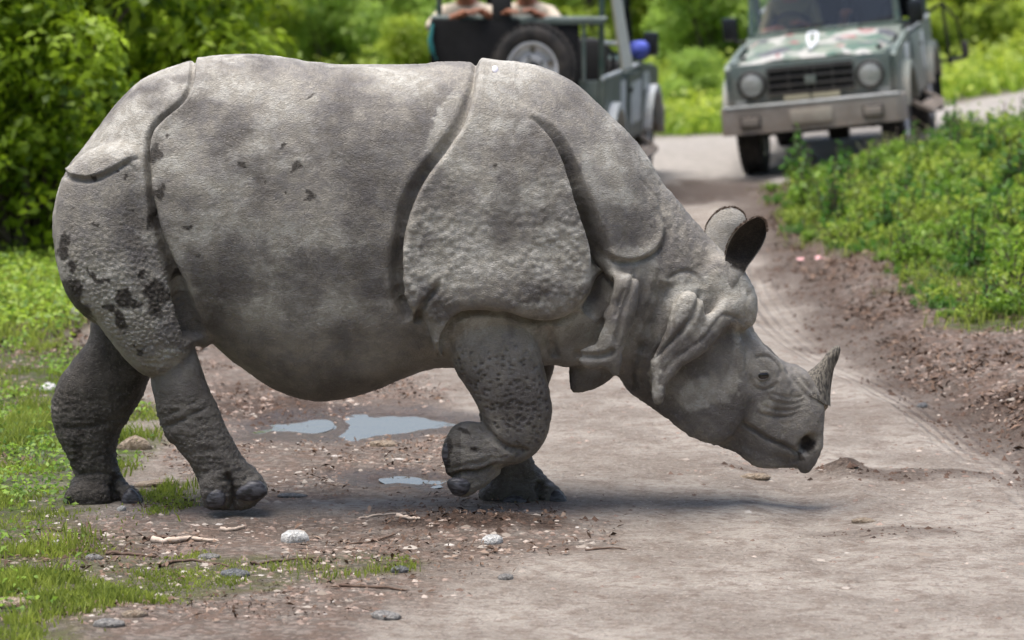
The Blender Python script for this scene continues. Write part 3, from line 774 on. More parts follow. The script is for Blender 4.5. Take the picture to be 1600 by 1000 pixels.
# ---- pigment: mud, pale and dark patches; shade painted in on jaw, belly, far legs
def blobs(lst):
    m = np.zeros(len(RV))
    wu = U_ + 9 * (vnoise(U_ / 11, V_ / 11, 0, 61) - .5) + 6 * (vnoise(U_ / 5, V_ / 5, 0, 62) - .5)
    wv = V_ + 9 * (vnoise(U_ / 11, V_ / 11, 5, 63) - .5) + 6 * (vnoise(U_ / 5, V_ / 5, 5, 64) - .5)
    for x, y, a, b, r in lst:
        c, s = math.cos(math.radians(r)), math.sin(math.radians(r))
        dx, dy = wu - x, wv - y
        q = ((dx * c + dy * s) / a) ** 2 + ((-dx * s + dy * c) / b) ** 2
        m = np.maximum(m, 1 - sstep(q + .5 * (vnoise(U_ / 2.6, V_ / 2.6, 9, 65) - .5), 0.45, 1.35))
    return m
mud = blobs([(243, 240, 10, 14, 0), (250, 300, 7, 12, 20), (378, 258, 9, 5, 15), (463, 262, 6, 11, 25), (483, 307, 11, 8, -5), (443, 230, 5, 3, -40), (445, 300, 3, 4, 0), (412, 285, 3, 3, 0),
             (292, 357, 8, 4, 0), (183, 264, 5, 5, 0), (197, 278, 4, 7, 0), (146, 280, 4, 4, 0), (112, 418, 5, 12, 0), (137, 424, 4, 6, 0), (200, 326, 5, 3, 0), (196, 466, 14, 18, -20), (205, 475, 18, 8, 10),
             (238, 452, 18, 14, 0), (240, 480, 12, 20, 0), (255, 462, 14, 16, 0), (188, 500, 8, 22, -25), (218, 548, 8, 7, 0), (170, 478, 10, 8, 0), (222, 427, 8, 6, -30), (162, 440, 12, 4, 10), (148, 434, 8, 5, 30),
             (100, 385, 9, 22, 0), (112, 455, 20, 24, 0), (130, 485, 22, 14, 30), (100, 400, 5, 10, 0), (774, 260, 3, 3, 0), (262, 215, 4, 3, 0), (487, 148, 8, 3, -10), (312, 398, 6, 3, 0), (150, 350, 5, 3, 0),
             (236, 340, 4, 20, 8), (273, 436, 6, 10, 0), (1263, 695, 12, 12, 30), (1252, 716, 10, 7, 40), (700, 716, 9, 30, 8), (714, 764, 18, 9, 0), (724, 676, 14, 5, 20), (742, 700, 6, 5, 0)]) * near  # mud spots, plus the dark inside of the nostril
fl = far_ix
mudf = np.zeros(len(RV))
for x, y, a, b in ((122, 703, 9, 17), (118, 722, 6, 12), (125, 676, 5, 6), (100, 610, 20, 34), (130, 770, 34, 22), (140, 785, 50, 14), (120, 560, 14, 30)):
    q = ((fU - x + 6 * (vnoise(fU / 8, fV / 8, 0, 71) - .5)) / a) ** 2 + ((fV - y) / b) ** 2
    mudf[fl] = np.maximum(mudf[fl], (1 - sstep(q, .5, 1.3)) * (0.9 if a < 10 else 0.55))
mud = np.maximum(mud, mudf)
noise_big = fbm(tx / .16, ty / .16, tz / .16, 4, 81)
pale = sstep(fbm(tx / .22, ty / .22, tz / .14, 5, 91), .42, .66)
pale = pale * (1 - sstep(V_, 470, 620)) * near  # pale patches fade out towards the belly
pale = np.maximum(pale, 0.9 * blobs([(1088, 618, 36, 26, -30), (1140, 600, 16, 30, 10), (1200, 635, 18, 10, 0), (1150, 520, 10, 20, 0), (1145, 468, 30, 16, 0), (1100, 500, 12, 40, 45), (1065, 478, 16, 38, 35), (1024, 590, 9, 40, 0), (990, 393, 42, 10, -5), (925, 300, 12, 70, -12), (950, 430, 12, 40, 0), (925, 520, 26, 20, 0), (690, 190, 60, 12, -65), (860, 480, 60, 14, -8), (645, 400, 14, 70, 0), (260, 560, 30, 16, -20)]) * near * (0.4 + 0.6 * noise_big * 1.4))
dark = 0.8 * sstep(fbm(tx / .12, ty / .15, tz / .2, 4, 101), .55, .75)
dark = np.maximum(dark * 0.6, blobs([(470, 450, 40, 60, 0), (1095, 555, 52, 32, -20), (1170, 690, 75, 30, 12), (1110, 668, 50, 22, 20), (1150, 640, 30, 26, 0), (1060, 650, 30, 16, 30), (1228, 640, 26, 20, 0), (1000, 350, 26, 30, 0), (300, 122, 40, 10, 0), (650, 270, 10, 40, 35), (790, 330, 26, 70, 5), (820, 620, 40, 30, 0), (365, 445, 30, 40, 0), (560, 330, 22, 60, 15)]) * 0.55 * near)  # lower jaw blobs: brown hide with its shade painted in
lower = np.clip(sstep(V_, 520, 640) + sstep(U_, 1100, 1200) * .0, 0, 1)            # ramp down to the legs and belly
LEGC = np.where(RV[:, 1] > 0.0, sstep(V_, 470, 560) * (1 - .45 * (U_ > 640)), sstep(V_, 560, 640) * (U_ < 480) * .6)  # damp dirty legs; shade of the far pair painted in darker
dark = np.maximum(dark, .8 * m_fl * sstep(pits, .15, .7) * sstep(V_, 515, 570))  # dark tone inside the pits of the near foreleg
LEGC = np.maximum(LEGC, .55 * sstep(V_ + 60 * (fbm(tx / .2, ty / .2, tz / .1, 4, 95) - .5), 560, 615) * (U_ > 300) * (U_ < 720) * (np.abs(ty) < .45))  # brown film painted on the lower belly to deepen its shade
rh_col = np.stack([mud, pale, dark], 1)

R = NT('rhino_hide')
pc = R.coord('Object')
ca = R.N('Attribute', attribute_name='hide'); sep = R.N('SeparateColor'); R.l.new(ca.outputs['Color'], sep.inputs[0])
n1 = R.noise(pc, 3.2, 6, .6, .4); n2 = R.noise(pc, 22, 5, .65); n3 = R.noise(pc, 90, 3, .7)
mp = R.mapping(pc, (1, 1, 2.2))
dmx = R.N('VectorMath', operation='ADD'); nzv = R.N('TexNoise'); R.l.new(pc, nzv.inputs['Vector']); nzv.inputs['Scale'].default_value = 30
vsc = R.N('VectorMath', operation='SCALE'); R.l.new(nzv.outputs['Color'], vsc.inputs[0]); vsc.inputs['Scale'].default_value = .035
R.l.new(mp, dmx.inputs[0]); R.l.new(vsc.outputs[0], dmx.inputs[1]); mp = dmx.outputs[0]
v1 = R.voro(mp, 58, 'DISTANCE_TO_EDGE', 1.0); v2 = R.voro(mp, 120, 'DISTANCE_TO_EDGE', 1.0)
base = R.mix(R.ramp(n1, .36, .62), (0.112, 0.098, 0.084), (0.325, 0.296, 0.250))
base = R.mix(R.math('MULTIPLY', R.ramp(n2, .40, .62), .55), base, (0.175, 0.165, 0.165))
base = R.mix(R.math('MULTIPLY', sep.outputs[1], .88), base, R.mix(R.ramp(n2, .4, .6), (0.35, 0.325, 0.275), (0.52, 0.495, 0.44)))
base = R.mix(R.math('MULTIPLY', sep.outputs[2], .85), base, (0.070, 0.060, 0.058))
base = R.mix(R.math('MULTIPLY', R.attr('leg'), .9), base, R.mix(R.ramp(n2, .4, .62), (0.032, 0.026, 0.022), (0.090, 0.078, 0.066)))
base = R.mix(R.math('MULTIPLY', R.ramp(n3, .52, .72), .35), base, (0.30, 0.28, 0.25))
crk = R.ramp(v1.outputs[0], 0.0, .09, 1, 0)
base = R.mix(R.math('MULTIPLY', crk, .20), base, (0.07, 0.060, 0.050))
mudc = R.mix(R.ramp(n3, .4, .6), (0.016, 0.012, 0.009), (0.040, 0.030, 0.022))
base = R.mix(R.math('MULTIPLY', sep.outputs[0], .92), base, mudc)
hb = R.math('ADD', R.math('MULTIPLY', R.ramp(v1.outputs[0], 0, .16), .40), R.math('MULTIPLY', R.ramp(v2.outputs[0], 0, .2), .3))
hb = R.math('ADD', hb, R.math('MULTIPLY', n3, .8))
hb = R.math('ADD', hb, R.math('MULTIPLY', n2, 1.4))
nb = R.bump(hb, 0.0035, 0.9)
rg = R.ramp(n2, .3, .7, .48, .70)
hide = R.done(base, rg, nb, spec=0.4)

rhino = empty('rhinoceros', (-0.3, 0, 0))
tag(rhino, 'grey armour plated one horned rhinoceros crossing the dirt road with its head lowered', 'rhinoceros')
off = np.array([-0.3, 0, 0])
body_V, body_F = RV2 - off, RQ

def grid_mesh(A, closed_u=False):
    """A (n,m,3) -> verts, quads (closed around the second axis when asked)"""
    n, m = A.shape[:2]
    V = A.reshape(-1, 3); F = []
    mm = m if closed_u else m - 1
    i, j = np.meshgrid(np.arange(n - 1), np.arange(mm), indexing='ij')
    j2 = (j + 1) % m
    F = np.stack([i * m + j, i * m + j2, (i + 1) * m + j2, (i + 1) * m + j], -1).reshape(-1, 4)
    return V, F
# ears: cupped leaf shapes, front and back skin, rooted in the head
def p3(u, v, Y):
    x, z = unproj_y(u, v, Y); return (float(x), Y, float(z))
def ear(Lp, Rp, Y0, lean, bulge, cup, back, n=34, m=30):
    """Lp, Rp: the two edges from root to tip (px); bulge(t)/cup(t): how the front skin closes below and opens above"""
    Ls, Rs = spline(Lp, 8, False), spline(Rp, 8, False)
    def at(S, t):
        f = t * (len(S) - 1); i = min(int(f), len(S) - 2); return S[i] + (S[i + 1] - S[i]) * (f - i)
    A = np.zeros((2 * n, m, 3))
    for k in range(2 * n):
        front = k < n
        t = (k if front else 2 * n - 1 - k) / (n - 1)
        L, R_ = at(Ls, t), at(Rs, t)
        for j in range(m):
            q = -math.cos(math.pi * j / (m - 1))
            p = (L + R_) / 2 + (R_ - L) / 2 * q
            prof = math.sqrt(max(0, 1 - q * q))
            y = Y0 + lean * t
            if front: y += -bulge(t) * prof + cup(t) * (1 - q * q) ** .7
            else: y += back(t) * prof + .002
            A[k, j] = p3(p[0], p[1], y)
    return grid_mesh(A)
extra = []
st_ = lambda x, a, b: float(sstep(np.array(x), a, b))
eV, eF = ear([(1134, 470), (1130, 440), (1132, 406), (1137, 382), (1149, 361), (1164, 348), (1180, 340), (1190, 339)],
             [(1152, 474), (1158, 446), (1166, 421), (1178, 404), (1190, 386), (1197, 369), (1198, 352), (1192, 340)], -0.10, -0.12,
             lambda t: .05 * (1 - st_(t, .12, .42)), lambda t: .062 * st_(t, .18, .5) * (1 - .7 * st_(t, .75, 1)), lambda t: .080 * (1 - .6 * st_(t, .6, 1)))
extra.append((eV, eF, 0.85))
eV, eF = ear([(1092, 400), (1098, 382), (1101, 366), (1105, 350), (1114, 337), (1127, 327), (1140, 324)],
             [(1150, 440), (1146, 412), (1150, 388), (1158, 368), (1166, 350), (1161, 333), (1148, 325)], 0.10, 0.05,
             lambda t: .035 * (1 - .6 * st_(t, .6, 1)), lambda t: 0.0, lambda t: -.02 * (1 - .6 * st_(t, .6, 1)) + .004)
extra.append((eV, eF, 0.0))
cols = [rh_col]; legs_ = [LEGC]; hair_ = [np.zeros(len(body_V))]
for v_, f_, dk in extra:
    if isinstance(v_, list): v_ = np.array(v_)
    body_F = np.concatenate([body_F, f_ + len(body_V)]); body_V = np.concatenate([body_V, v_ - off])
    nn = len(v_); half = np.arange(nn) < nn // 2
    row = np.arange(nn) // 30; edge = np.minimum(np.arange(nn) % 30, 29 - np.arange(nn) % 30)
    inner = half & (row > 8) & (edge > np.where(row > 28, 0, 3)) if dk > 0 else np.zeros(nn, bool)
    c = np.zeros((nn, 3)); c[:, 0] = np.where(inner, .85, 0); c[:, 1] = np.where(~inner, .55, 0); c[:, 2] = .1; cols.append(c); legs_.append(np.where(inner, 1.0, 0.0)); hair_.append(np.ones(nn))
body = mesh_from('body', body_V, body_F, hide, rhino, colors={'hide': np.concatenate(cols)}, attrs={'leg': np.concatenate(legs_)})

# hair fringe on the ear rims
def fringe(rim, Y0, Y1, n, L, seed):
    rg = np.random.default_rng(seed); S = spline(rim, 10, False); V = []; F = []
    c = S.mean(0)
    for i in range(n):
        t = rg.random(); k = t * (len(S) - 1); a = int(min(k, len(S) - 2)); p = S[a] + (S[a + 1] - S[a]) * (k - a)
        d = p - c; d = d / np.hypot(*d); tg = S[min(a + 1, len(S) - 1)] - S[a]; tg = tg / (np.hypot(*tg) + 1e-6)
        q = p + (d * rg.uniform(.5, 1.1) + tg * rg.uniform(-.6, .6)) * L
        y = Y0 + (Y1 - Y0) * t + rg.normal() * .005
        b = len(V); w = tg * .7; p = p - d * 1.0
        V += [p3(*(p - w), y), p3(*(p + w), y), p3(q[0], q[1], y + rg.normal() * .006)]; F.append([b, b + 1, b + 2])
    return np.array(V), np.array(F)
HR = NT('ear_hair'); hrm = HR.done((.075, .045, .028), .7)
v_, f_ = fringe([(1133, 398), (1137, 380), (1149, 360), (1165, 347), (1182, 339), (1195, 345), (1198, 362)], -.18, -.22, 420, 4, 1)
mesh_from('ear_fringe', v_ - off, f_, hrm, rhino)
v_, f_ = fringe([(1101, 366), (1105, 350), (1114, 337), (1128, 327), (1146, 324), (1160, 332), (1166, 348)], .12, .15, 420, 4, 2)
mesh_from('ear_fringe', v_ - off, f_, hrm, rhino)
# horn
def tube_rings(centers, radii_a, radii_b, side_dir, m=20):
    C = [Vector(c) for c in centers]; A = np.zeros((len(C), m, 3))
    for i, c in enumerate(C):
        t = (C[min(i + 1, len(C) - 1)] - C[max(i - 1, 0)]).normalized()
        s = Vector(side_dir); s = (s - t * s.dot(t)).normalized(); o = t.cross(s)
        for j in range(m):
            a = 2 * math.pi * j / m
            A[i, j] = c + o * (math.cos(a) * radii_a[i]) + s * (math.sin(a) * radii_b[i])
    return grid_mesh(A, True)
def uvp(u, v, Y=0.0): return Vector(p3(u, v, Y))
H = NT('horn_keratin'); hc = H.coord('Object')
hn = H.noise(H.mapping(hc, (6, 6, 1.5)), 22, 5, .6)
hcol = H.mix(H.ramp(hn, .4, .6), (0.055, 0.048, 0.042), (0.19, 0.168, 0.135))
horn_m = H.done(hcol, .62, H.bump(hn, 0.006), spec=.3)
hp = [(1266, 614), (1272, 605), (1279, 594), (1286, 582), (1293, 570), (1300, 558), (1306, 549), (1310, 543), (1312, 540.5)]
hr = [0.096, 0.076, 0.056, 0.042, 0.030, 0.026, 0.021, 0.014, 0.003]
hcen = [uvp(*q) for q in hp]
hv, hf_ = tube_rings(hcen, hr, [r * .92 for r in hr], (0, 1, 0), 28)
hv = np.array(hv); jit = (vnoise(hv[:, 0] / .012, hv[:, 1] / .012, hv[:, 2] / .05, 7) - .5)
hv = hv + np.stack([jit * .008, jit * .004, jit * .006], 1)
horn = mesh_from('horn', hv - off, hf_, horn_m, rhino)
horn['label'] = 'short worn grey horn curved upward'
# skin collar round the horn base: fibrous lobes
cv, cf = tube_rings([uvp(1258, 626), uvp(1264, 617), uvp(1270, 608), uvp(1274, 602)], [0.086, 0.088, 0.076, 0.048], [0.078, 0.082, 0.070, 0.044], (0, 1, 0), 40)
cv = np.array(cv); jit = fbm(cv[:, 0] / .02, cv[:, 1] / .02, cv[:, 2] / .02, 3, 9) - .5
cv = cv + (cv - cv.mean(0)) * (jit * .22)[:, None]
K = NT('horn_collar_hide'); kc = K.coord('Object'); kn = K.noise(kc, 60, 5, .65)
mesh_from('horn_collar', cv - off, cf, K.done(K.mix(K.ramp(kn, .42, .6), (0.10, 0.078, 0.055), (0.29, 0.25, 0.19)), .75, K.bump(kn, .008)), rhino)
# eyes
E_ = NT('eye_wet'); eyem = E_.done((0.012, 0.009, 0.008), .08, spec=.6)
def ball(c, r, m=20, n=12, sq=(1, 1, 1)):
    A = np.zeros((n + 1, m, 3))
    for i in range(n + 1):
        for j in range(m):
            t, a = math.pi * i / n, 2 * math.pi * j / m
            A[i, j] = (c[0] + r * sq[0] * math.sin(t) * math.cos(a), c[1] + r * sq[1] * math.sin(t) * math.sin(a), c[2] + r * sq[2] * math.cos(t))
    return grid_mesh(A, True)
def surf_y(u, v, side, pad=0.0):
    """y of the hide at a side-view pixel (nearest sample)"""
    su, sv = U_, V_
    m = (np.abs(su - u) < 5) & (np.abs(sv - v) < 5) & ((RV2[:, 1] < 0) if side < 0 else (RV2[:, 1] > 0)) & (np.abs(RN1[:, 1]) > .3)
    return float(np.max(np.abs(RV2[m, 1]))) * side if m.any() else 0.12 * side
lid_m = NT('eyelid_hide'); lc = lid_m.coord('Object'); ln = lid_m.noise(lc, 90, 4, .6)
lid_m = lid_m.done(lid_m.mix(lid_m.ramp(ln, .4, .6), (0.075, 0.062, 0.055), (0.15, 0.135, 0.12)), .6, lid_m.bump(ln, .004))
for sd in (-1, 1):
    ys = surf_y(1193, 587, sd)
    e = uvp(1193, 587, ys)
    v_, f_ = ball((e.x, e.y - sd * 0.008, e.z), 0.0235, sq=(1.1, .72, .85))
    ey = mesh_from('eye', v_ - off, f_, eyem, rhino)
    ring = [(e.x + .021 * math.cos(a), e.y + sd * (.002 - .005 * abs(math.cos(a))), e.z + .0145 * math.sin(a) + .004 * math.cos(a)) for a in np.linspace(0, 2 * math.pi, 25)]
    v_, f_ = tube_rings(ring, [.0055 + .0015 * math.sin(a) for a in np.linspace(0, 2 * math.pi, 25)], [.005] * 25, (0, 1, 0), 8)
    mesh_from('eyelid', v_ - off, f_, hide, rhino)
# nails
def blob_mesh(pts, y0, k, cap, h=.005, yfun=None):
    P = px_poly(pts, y0); m = .03
    ax = np.arange(P[:, 0].min() - m, P[:, 0].max() + m, h); az = np.arange(P[:, 1].min() - m, P[:, 1].max() + m, h); ay = np.arange(y0 - cap - m, y0 + cap + m, h)
    XX, ZZ = np.meshgrid(ax, az, indexing='ij'); d = poly_sd(XX, ZZ, P)
    hh = cap * np.tanh(np.sqrt(np.maximum(poisson(d > 0, h), 0)) * k / cap)
    U = np.where(d > 0, hh ** 2, .06 * d)
    G = U[:, None, :] - (ay[None, :, None] - y0) ** 2
    V, Q = surface_nets(G, ax[0], ay[0], az[0], h)
    return smooth_v(V, edges_of(Q), 6, .5), Q
NL = NT('toenail_horn'); nc = NL.coord('Object'); nn_ = NL.noise(NL.mapping(nc, (1, 1, 3)), 26, 4)
nail_m = NL.done(NL.mix(NL.ramp(nn_, .4, .6), (0.022, 0.020, 0.022), (0.085, 0.082, 0.092)), .45, NL.bump(nn_, .003), spec=.5)
for pts, y0, k, cap in (([(368, 776), (374, 760), (390, 751), (407, 752), (418, 768), (408, 778), (386, 783)], -.262, 1.0, .060),
                        ([(322, 788), (325, 772), (338, 763), (351, 771), (350, 788), (336, 794)], -.285, 1.0, .05),
                        ([(191, 792), (192, 773), (204, 763), (217, 773), (222, 788), (208, 797)], .055, 1.0, .06),
                        ([(858, 794), (859, 774), (869, 765), (881, 774), (888, 789), (876, 796)], .075, 1.0, .06),
                        ([(780, 793), (790, 778), (808, 774), (824, 783), (826, 794)], .045, 1.0, .05),
                        ([(698, 756), (703, 748), (722, 747), (735, 757), (728, 772), (710, 774)], -.245, 1.0, .07),
                        ([(690, 712), (693, 696), (702, 690), (709, 703), (708, 724), (697, 728)], -.225, 1.0, .06)):
    v_, f_ = blob_mesh(pts, y0, k, cap); mesh_from('toenail', v_ - off, f_, nail_m, rhino)
# the white fleck stuck on the withers
WF = NT('white_fleck'); wfm = WF.done((.75, .72, .78), .6)
mk = (np.abs(U_ - 773) < 4) & (np.abs(V_ - 113) < 4) & (RV[:, 1] < 0)
if mk.any():
    q = RV2[mk].mean(0); v_, f_ = ball((0, 0, 0), 1, 12, 8); v_ = np.array(v_) * [.014, .020, .006]; v_ = v_ + [0, 0, .004]
    fk = mesh_from('white_fleck', v_, f_, wfm); fk.location = q; fk.rotation_euler = (.9, .5, .3); tag(fk, 'small white fleck stuck on the rhinoceros withers', 'fleck')
# ------------------------------------------------------------------ vehicles
class MB:
    """collects shapes and links them as one mesh object"""
    def __init__(s): s.bm = bmesh.new()
    def box(s, a, b, bev=0.0, M=None):
        r = bmesh.ops.create_cube(s.bm, size=1); vs = r['verts']
        for v in vs: v.co = Vector([(a[k] + b[k]) / 2 + v.co[k] * (b[k] - a[k]) for k in range(3)])
        if bev > 0:
            es = list({e for v in vs for e in v.link_edges})
            rr = bmesh.ops.bevel(s.bm, geom=es, offset=bev, segments=2, affect='EDGES', profile=.6)
            vs = list({v for f in rr['faces'] for v in f.verts} | {v for v in vs if v.is_valid})
        if M: bmesh.ops.transform(s.bm, matrix=M, verts=[v for v in vs if v.is_valid])
        return s
    def prism(s, prof, x0, x1, axis=0):
        """profile of (p, q) points extruded along an axis: 0 -> (y,z), 1 -> (x,z), 2 -> (x,y)"""
        def P(t, p):
            return (t, p[0], p[1]) if axis == 0 else ((p[0], t, p[1]) if axis == 1 else (p[0], p[1], t))
        A = [s.bm.verts.new(P(x0, p)) for p in prof]; B = [s.bm.verts.new(P(x1, p)) for p in prof]
        n = len(prof)
        s.bm.faces.new(A[::-1]); s.bm.faces.new(B)
        for k in range(n): s.bm.faces.new((A[k], A[(k + 1) % n], B[(k + 1) % n], B[k]))
        return s
    def cyl(s, c, r, h, axis=1, n=32, r2=None, bev=0):
        R_ = {0: Matrix.Rotation(math.pi / 2, 4, 'Y'), 1: Matrix.Rotation(math.pi / 2, 4, 'X'), 2: Matrix.Identity(4)}[axis]
        bmesh.ops.create_cone(s.bm, cap_ends=True, segments=n, radius1=r, radius2=r if r2 is None else r2, depth=h, matrix=Matrix.Translation(c) @ R_)
        return s
    def tube(s, pts, r, n=8):
        C = [Vector(p) for p in pts]
        prev = None
        for i, c in enumerate(C):
            t = (C[min(i + 1, len(C) - 1)] - C[max(i - 1, 0)]).normalized()
            a = Vector((0, 0, 1)) if abs(t.z) < .9 else Vector((1, 0, 0)); u = t.cross(a).normalized(); w = t.cross(u)
            rr = r[i] if isinstance(r, (list, tuple)) else r
            ring = [s.bm.verts.new(c + (u * math.cos(2 * math.pi * k / n) + w * math.sin(2 * math.pi * k / n)) * rr) for k in range(n)]
            if prev:
                for k in range(n): s.bm.faces.new((prev[k], prev[(k + 1) % n], ring[(k + 1) % n], ring[k]))
            else: s.bm.faces.new(ring[::-1])
            prev = ring
        s.bm.faces.new(prev); return s
    def lathe(s, prof, c, axis=0, n=40):
        """prof: (radius, offset along axis)"""
        rings = []
        for r, h in prof:
            ring = []
            for k in range(n):
                a = 2 * math.pi * k / n; p = (h, r * math.cos(a), r * math.sin(a)) if axis == 0 else ((r * math.cos(a), h, r * math.sin(a)) if axis == 1 else (r * math.cos(a), r * math.sin(a), h))
                ring.append(s.bm.verts.new(Vector(p) + Vector(c)))
            rings.append(ring)
        for i in range(len(rings) - 1):
            for k in range(n): s.bm.faces.new((rings[i][k], rings[i][(k + 1) % n], rings[i + 1][(k + 1) % n], rings[i + 1][k]))
        return s
    def build(s, name, mat, parent=None, smooth=True):
        bmesh.ops.recalc_face_normals(s.bm, faces=s.bm.faces)
        me = bpy.data.meshes.new(name); s.bm.to_mesh(me); s.bm.free()
        me.materials.append(mat)
        if smooth:
            me.polygons.foreach_set('use_smooth', np.ones(len(me.polygons), bool)); me.set_sharp_from_angle(angle=math.radians(35))
        o = bpy.data.objects.new(name, me); COL.objects.link(o)
        if parent: o.parent = parent
        return o
def arc(cy, cz, r, a0, a1, n=10):
    return [(cy + r * math.cos(math.radians(a0 + (a1 - a0) * k / n)), cz + r * math.sin(math.radians(a0 + (a1 - a0) * k / n))) for k in range(n + 1)]
def paint(name, a, b, scale=3, rough=.45, dirt=(.30, .25, .20), dirt_h=.75, spec=.5, camo=None):
    P = NT(name); c = P.coord('Object'); n = P.noise(c, scale, 5, .6); n2 = P.noise(c, 14, 5, .7)
    col = P.mix(P.ramp(n, .4, .6), a, b)
    if camo:
        for k, (cc, th) in enumerate(camo):
            m = P.N('Mapping'); P.l.new(c, m.inputs[0]); m.inputs['Location'].default_value = (3.1 * k, 1.7 * k, 0); m.inputs['Scale'].default_value = (1, .75, .5)
            q = P.noise(m.outputs[0], 3.6, 2, .5)
            col = P.mix(P.ramp(q, th, th + .015), col, cc)
    sz = P.N('SeparateXYZ'); P.l.new(c, sz.inputs[0])
    dm = P.math('MULTIPLY', P.ramp(sz.outputs[2], dirt_h, .25, .15, 1), P.ramp(n2, .3, .6, .35, 1))
    col = P.mix(dm, col, P.mix(P.ramp(n2, .4, .6), tuple(q * .75 for q in dirt), dirt))
    rr = P.math('ADD', P.math('MULTIPLY', dm, .4), rough)
    return P.done(col, rr, P.bump(n2, .002), spec=spec)
M_green = paint('dark_green_paint', (.018, .05, .04), (.03, .075, .06))
M_greyg = paint('grey_green_paint', (.075, .115, .105), (.13, .17, .16), dirt_h=1.0)
M_pale = paint('worn_white_paint', (.42, .46, .46), (.62, .65, .66), dirt_h=.9)
M_camo = paint('camouflage_paint', (.11, .16, .13), (.19, .23, .18), scale=6, rough=.62, dirt_h=.3, camo=[((.36, .36, .34), .52), ((.05, .12, .09), .57), ((.27, .09, .10), .615), ((.05, .06, .08), .63)])
M_black = paint('black_canvas', (.006, .006, .007), (.012, .012, .014), rough=.7, dirt=(.03, .027, .022), spec=.2)
M_plast = paint('dark_plastic', (.028, .028, .028), (.05, .05, .05), rough=.55, dirt=(.13, .105, .085), dirt_h=.9, spec=.3)
M_mirr = NT('mirror_housing').done((.008, .009, .011), .35)
M_mud = paint('muddy_bumper', (.27, .235, .20), (.40, .355, .31), rough=.7, dirt_h=.7, dirt=(.24, .19, .15))
M_under = NT('chassis_black').done((.010, .009, .008), .85)
TY = NT('tyre_rubber'); tyc = TY.coord('Object'); tyn = TY.noise(tyc, 8, 5)
M_tyre = TY.done(TY.mix(TY.ramp(tyn, .4, .62), (.014, .013, .013), (.045, .038, .034)), .8, TY.bump(tyn, .004))
M_tyre_mud = NT('tyre_rubber_muddy'); q_ = M_tyre_mud.noise(M_tyre_mud.coord('Object'), 7, 5); M_tyre_mud = M_tyre_mud.done(M_tyre_mud.mix(M_tyre_mud.ramp(q_, .35, .6), (.05, .04, .033), (.26, .21, .17)), .9)
M_rim = paint('rim_silver', (.50, .51, .53), (.70, .71, .73), rough=.35, dirt=(.3, .24, .2), dirt_h=.2)
M_glass = NT('windscreen_glass'); M_glass.b.inputs['Transmission Weight'].default_value = 1; M_glass = M_glass.done((.9, .95, .93), .02)
M_lamp = NT('lamp_glass'); ln_ = M_lamp.noise(M_lamp.coord('Object'), 40, 2); M_lamp = M_lamp.done(M_lamp.mix(ln_, (.20, .20, .18), (.42, .42, .39)), .12, spec=.8)
M_red = NT('red_lens').done((.30, .015, .012), .25)
M_amb = NT('amber_lens').done((.45, .16, .03), .3)
M_plate = paint('number_plate_muddy', (.36, .31, .25), (.50, .45, .37), rough=.7)
M_yell = paint('yellowish_plate', (.42, .38, .25), (.52, .48, .33), rough=.6)
M_white = NT('white_enamel').done((.72, .74, .76), .4)
M_seat = NT('seat_vinyl').done((.012, .011, .011), .6)

M_dgg = paint('deep_grey_green_paint', (.035, .065, .055), (.075, .105, .095), dirt_h=.8)
def wheel(parent, x, y, z, side, axis=0, tyre=M_tyre, R_=.34, W=.20):
    w = bpy.data.objects.new('wheel', None); COL.objects.link(w); w.parent = parent; w.location = (x, y, z); w.empty_display_size = .1
    h = W / 2; b = R_ - .215
    m = MB().lathe([(.205, -h * .8), (.24, -h * .98), (.29, -h), (R_ - .02, -h * .9), (R_, -h * .72), (R_, -.03), (R_ - .008, -.028), (R_ - .008, -.018), (R_, -.016), (R_, .016), (R_ - .008, .018), (R_ - .008, .028), (R_, .03), (R_, h * .72), (R_ - .02, h * .9), (.29, h), (.24, h * .98), (.205, h * .8), (.205, -h * .8)], (0, 0, 0), axis, 48)
    for k in range(36):                                  # tread blocks
        a = 2 * math.pi * k / 36
        for s in (-1, 1):
            Mx = Matrix.Rotation(a, 4, 'X') @ Matrix.Translation((s * h * .66, 0, R_ + .002)) if axis == 0 else Matrix.Rotation(a, 4, 'Y') @ Matrix.Translation((0, s * h * .66, R_ + .002))
            m.box((-.024, -.018, -.010), (.024, .018, .010), 0, Mx)
    m.build('tyre', tyre, w)
    d = side
    m = MB().lathe([(.212, d * h * .85), (.195, d * h * .86), (.185, d * h * .55), (.175, d * h * .35), (.13, d * h * .30), (.115, d * h * .55), (.075, d * h * .60), (.06, d * h * .45), (.05, d * h * .45)], (0, 0, 0), axis, 40)
    m.lathe([(.212, -d * h * .85), (.19, -d * h * .8), (.19, d * h * .5)], (0, 0, 0), axis, 40)
    m.build('rim', M_rim, w)
    m = MB()
    m.cyl((d * h * .35, 0, 0) if axis == 0 else (0, d * h * .35, 0), .052, .05, axis, 20); m.build('hub', M_under, w)
    for k in range(5):
        a = 2 * math.pi * k / 5 + .3; p = (d * h * .37, .150 * math.cos(a), .150 * math.sin(a)) if axis == 0 else (.150 * math.cos(a), d * h * .37, .150 * math.sin(a))
        MB().cyl(p, .024, .022, axis, 12).build('vent_hole', M_green, w)
    for k in range(5):
        a = 2 * math.pi * k / 5; p = (d * h * .64, .095 * math.cos(a), .095 * math.sin(a)) if axis == 0 else (.095 * math.cos(a), d * h * .64, .095 * math.sin(a))
        MB().cyl(p, .013, .03, axis, 6).build('wheel_nut', M_under, w)
    return w

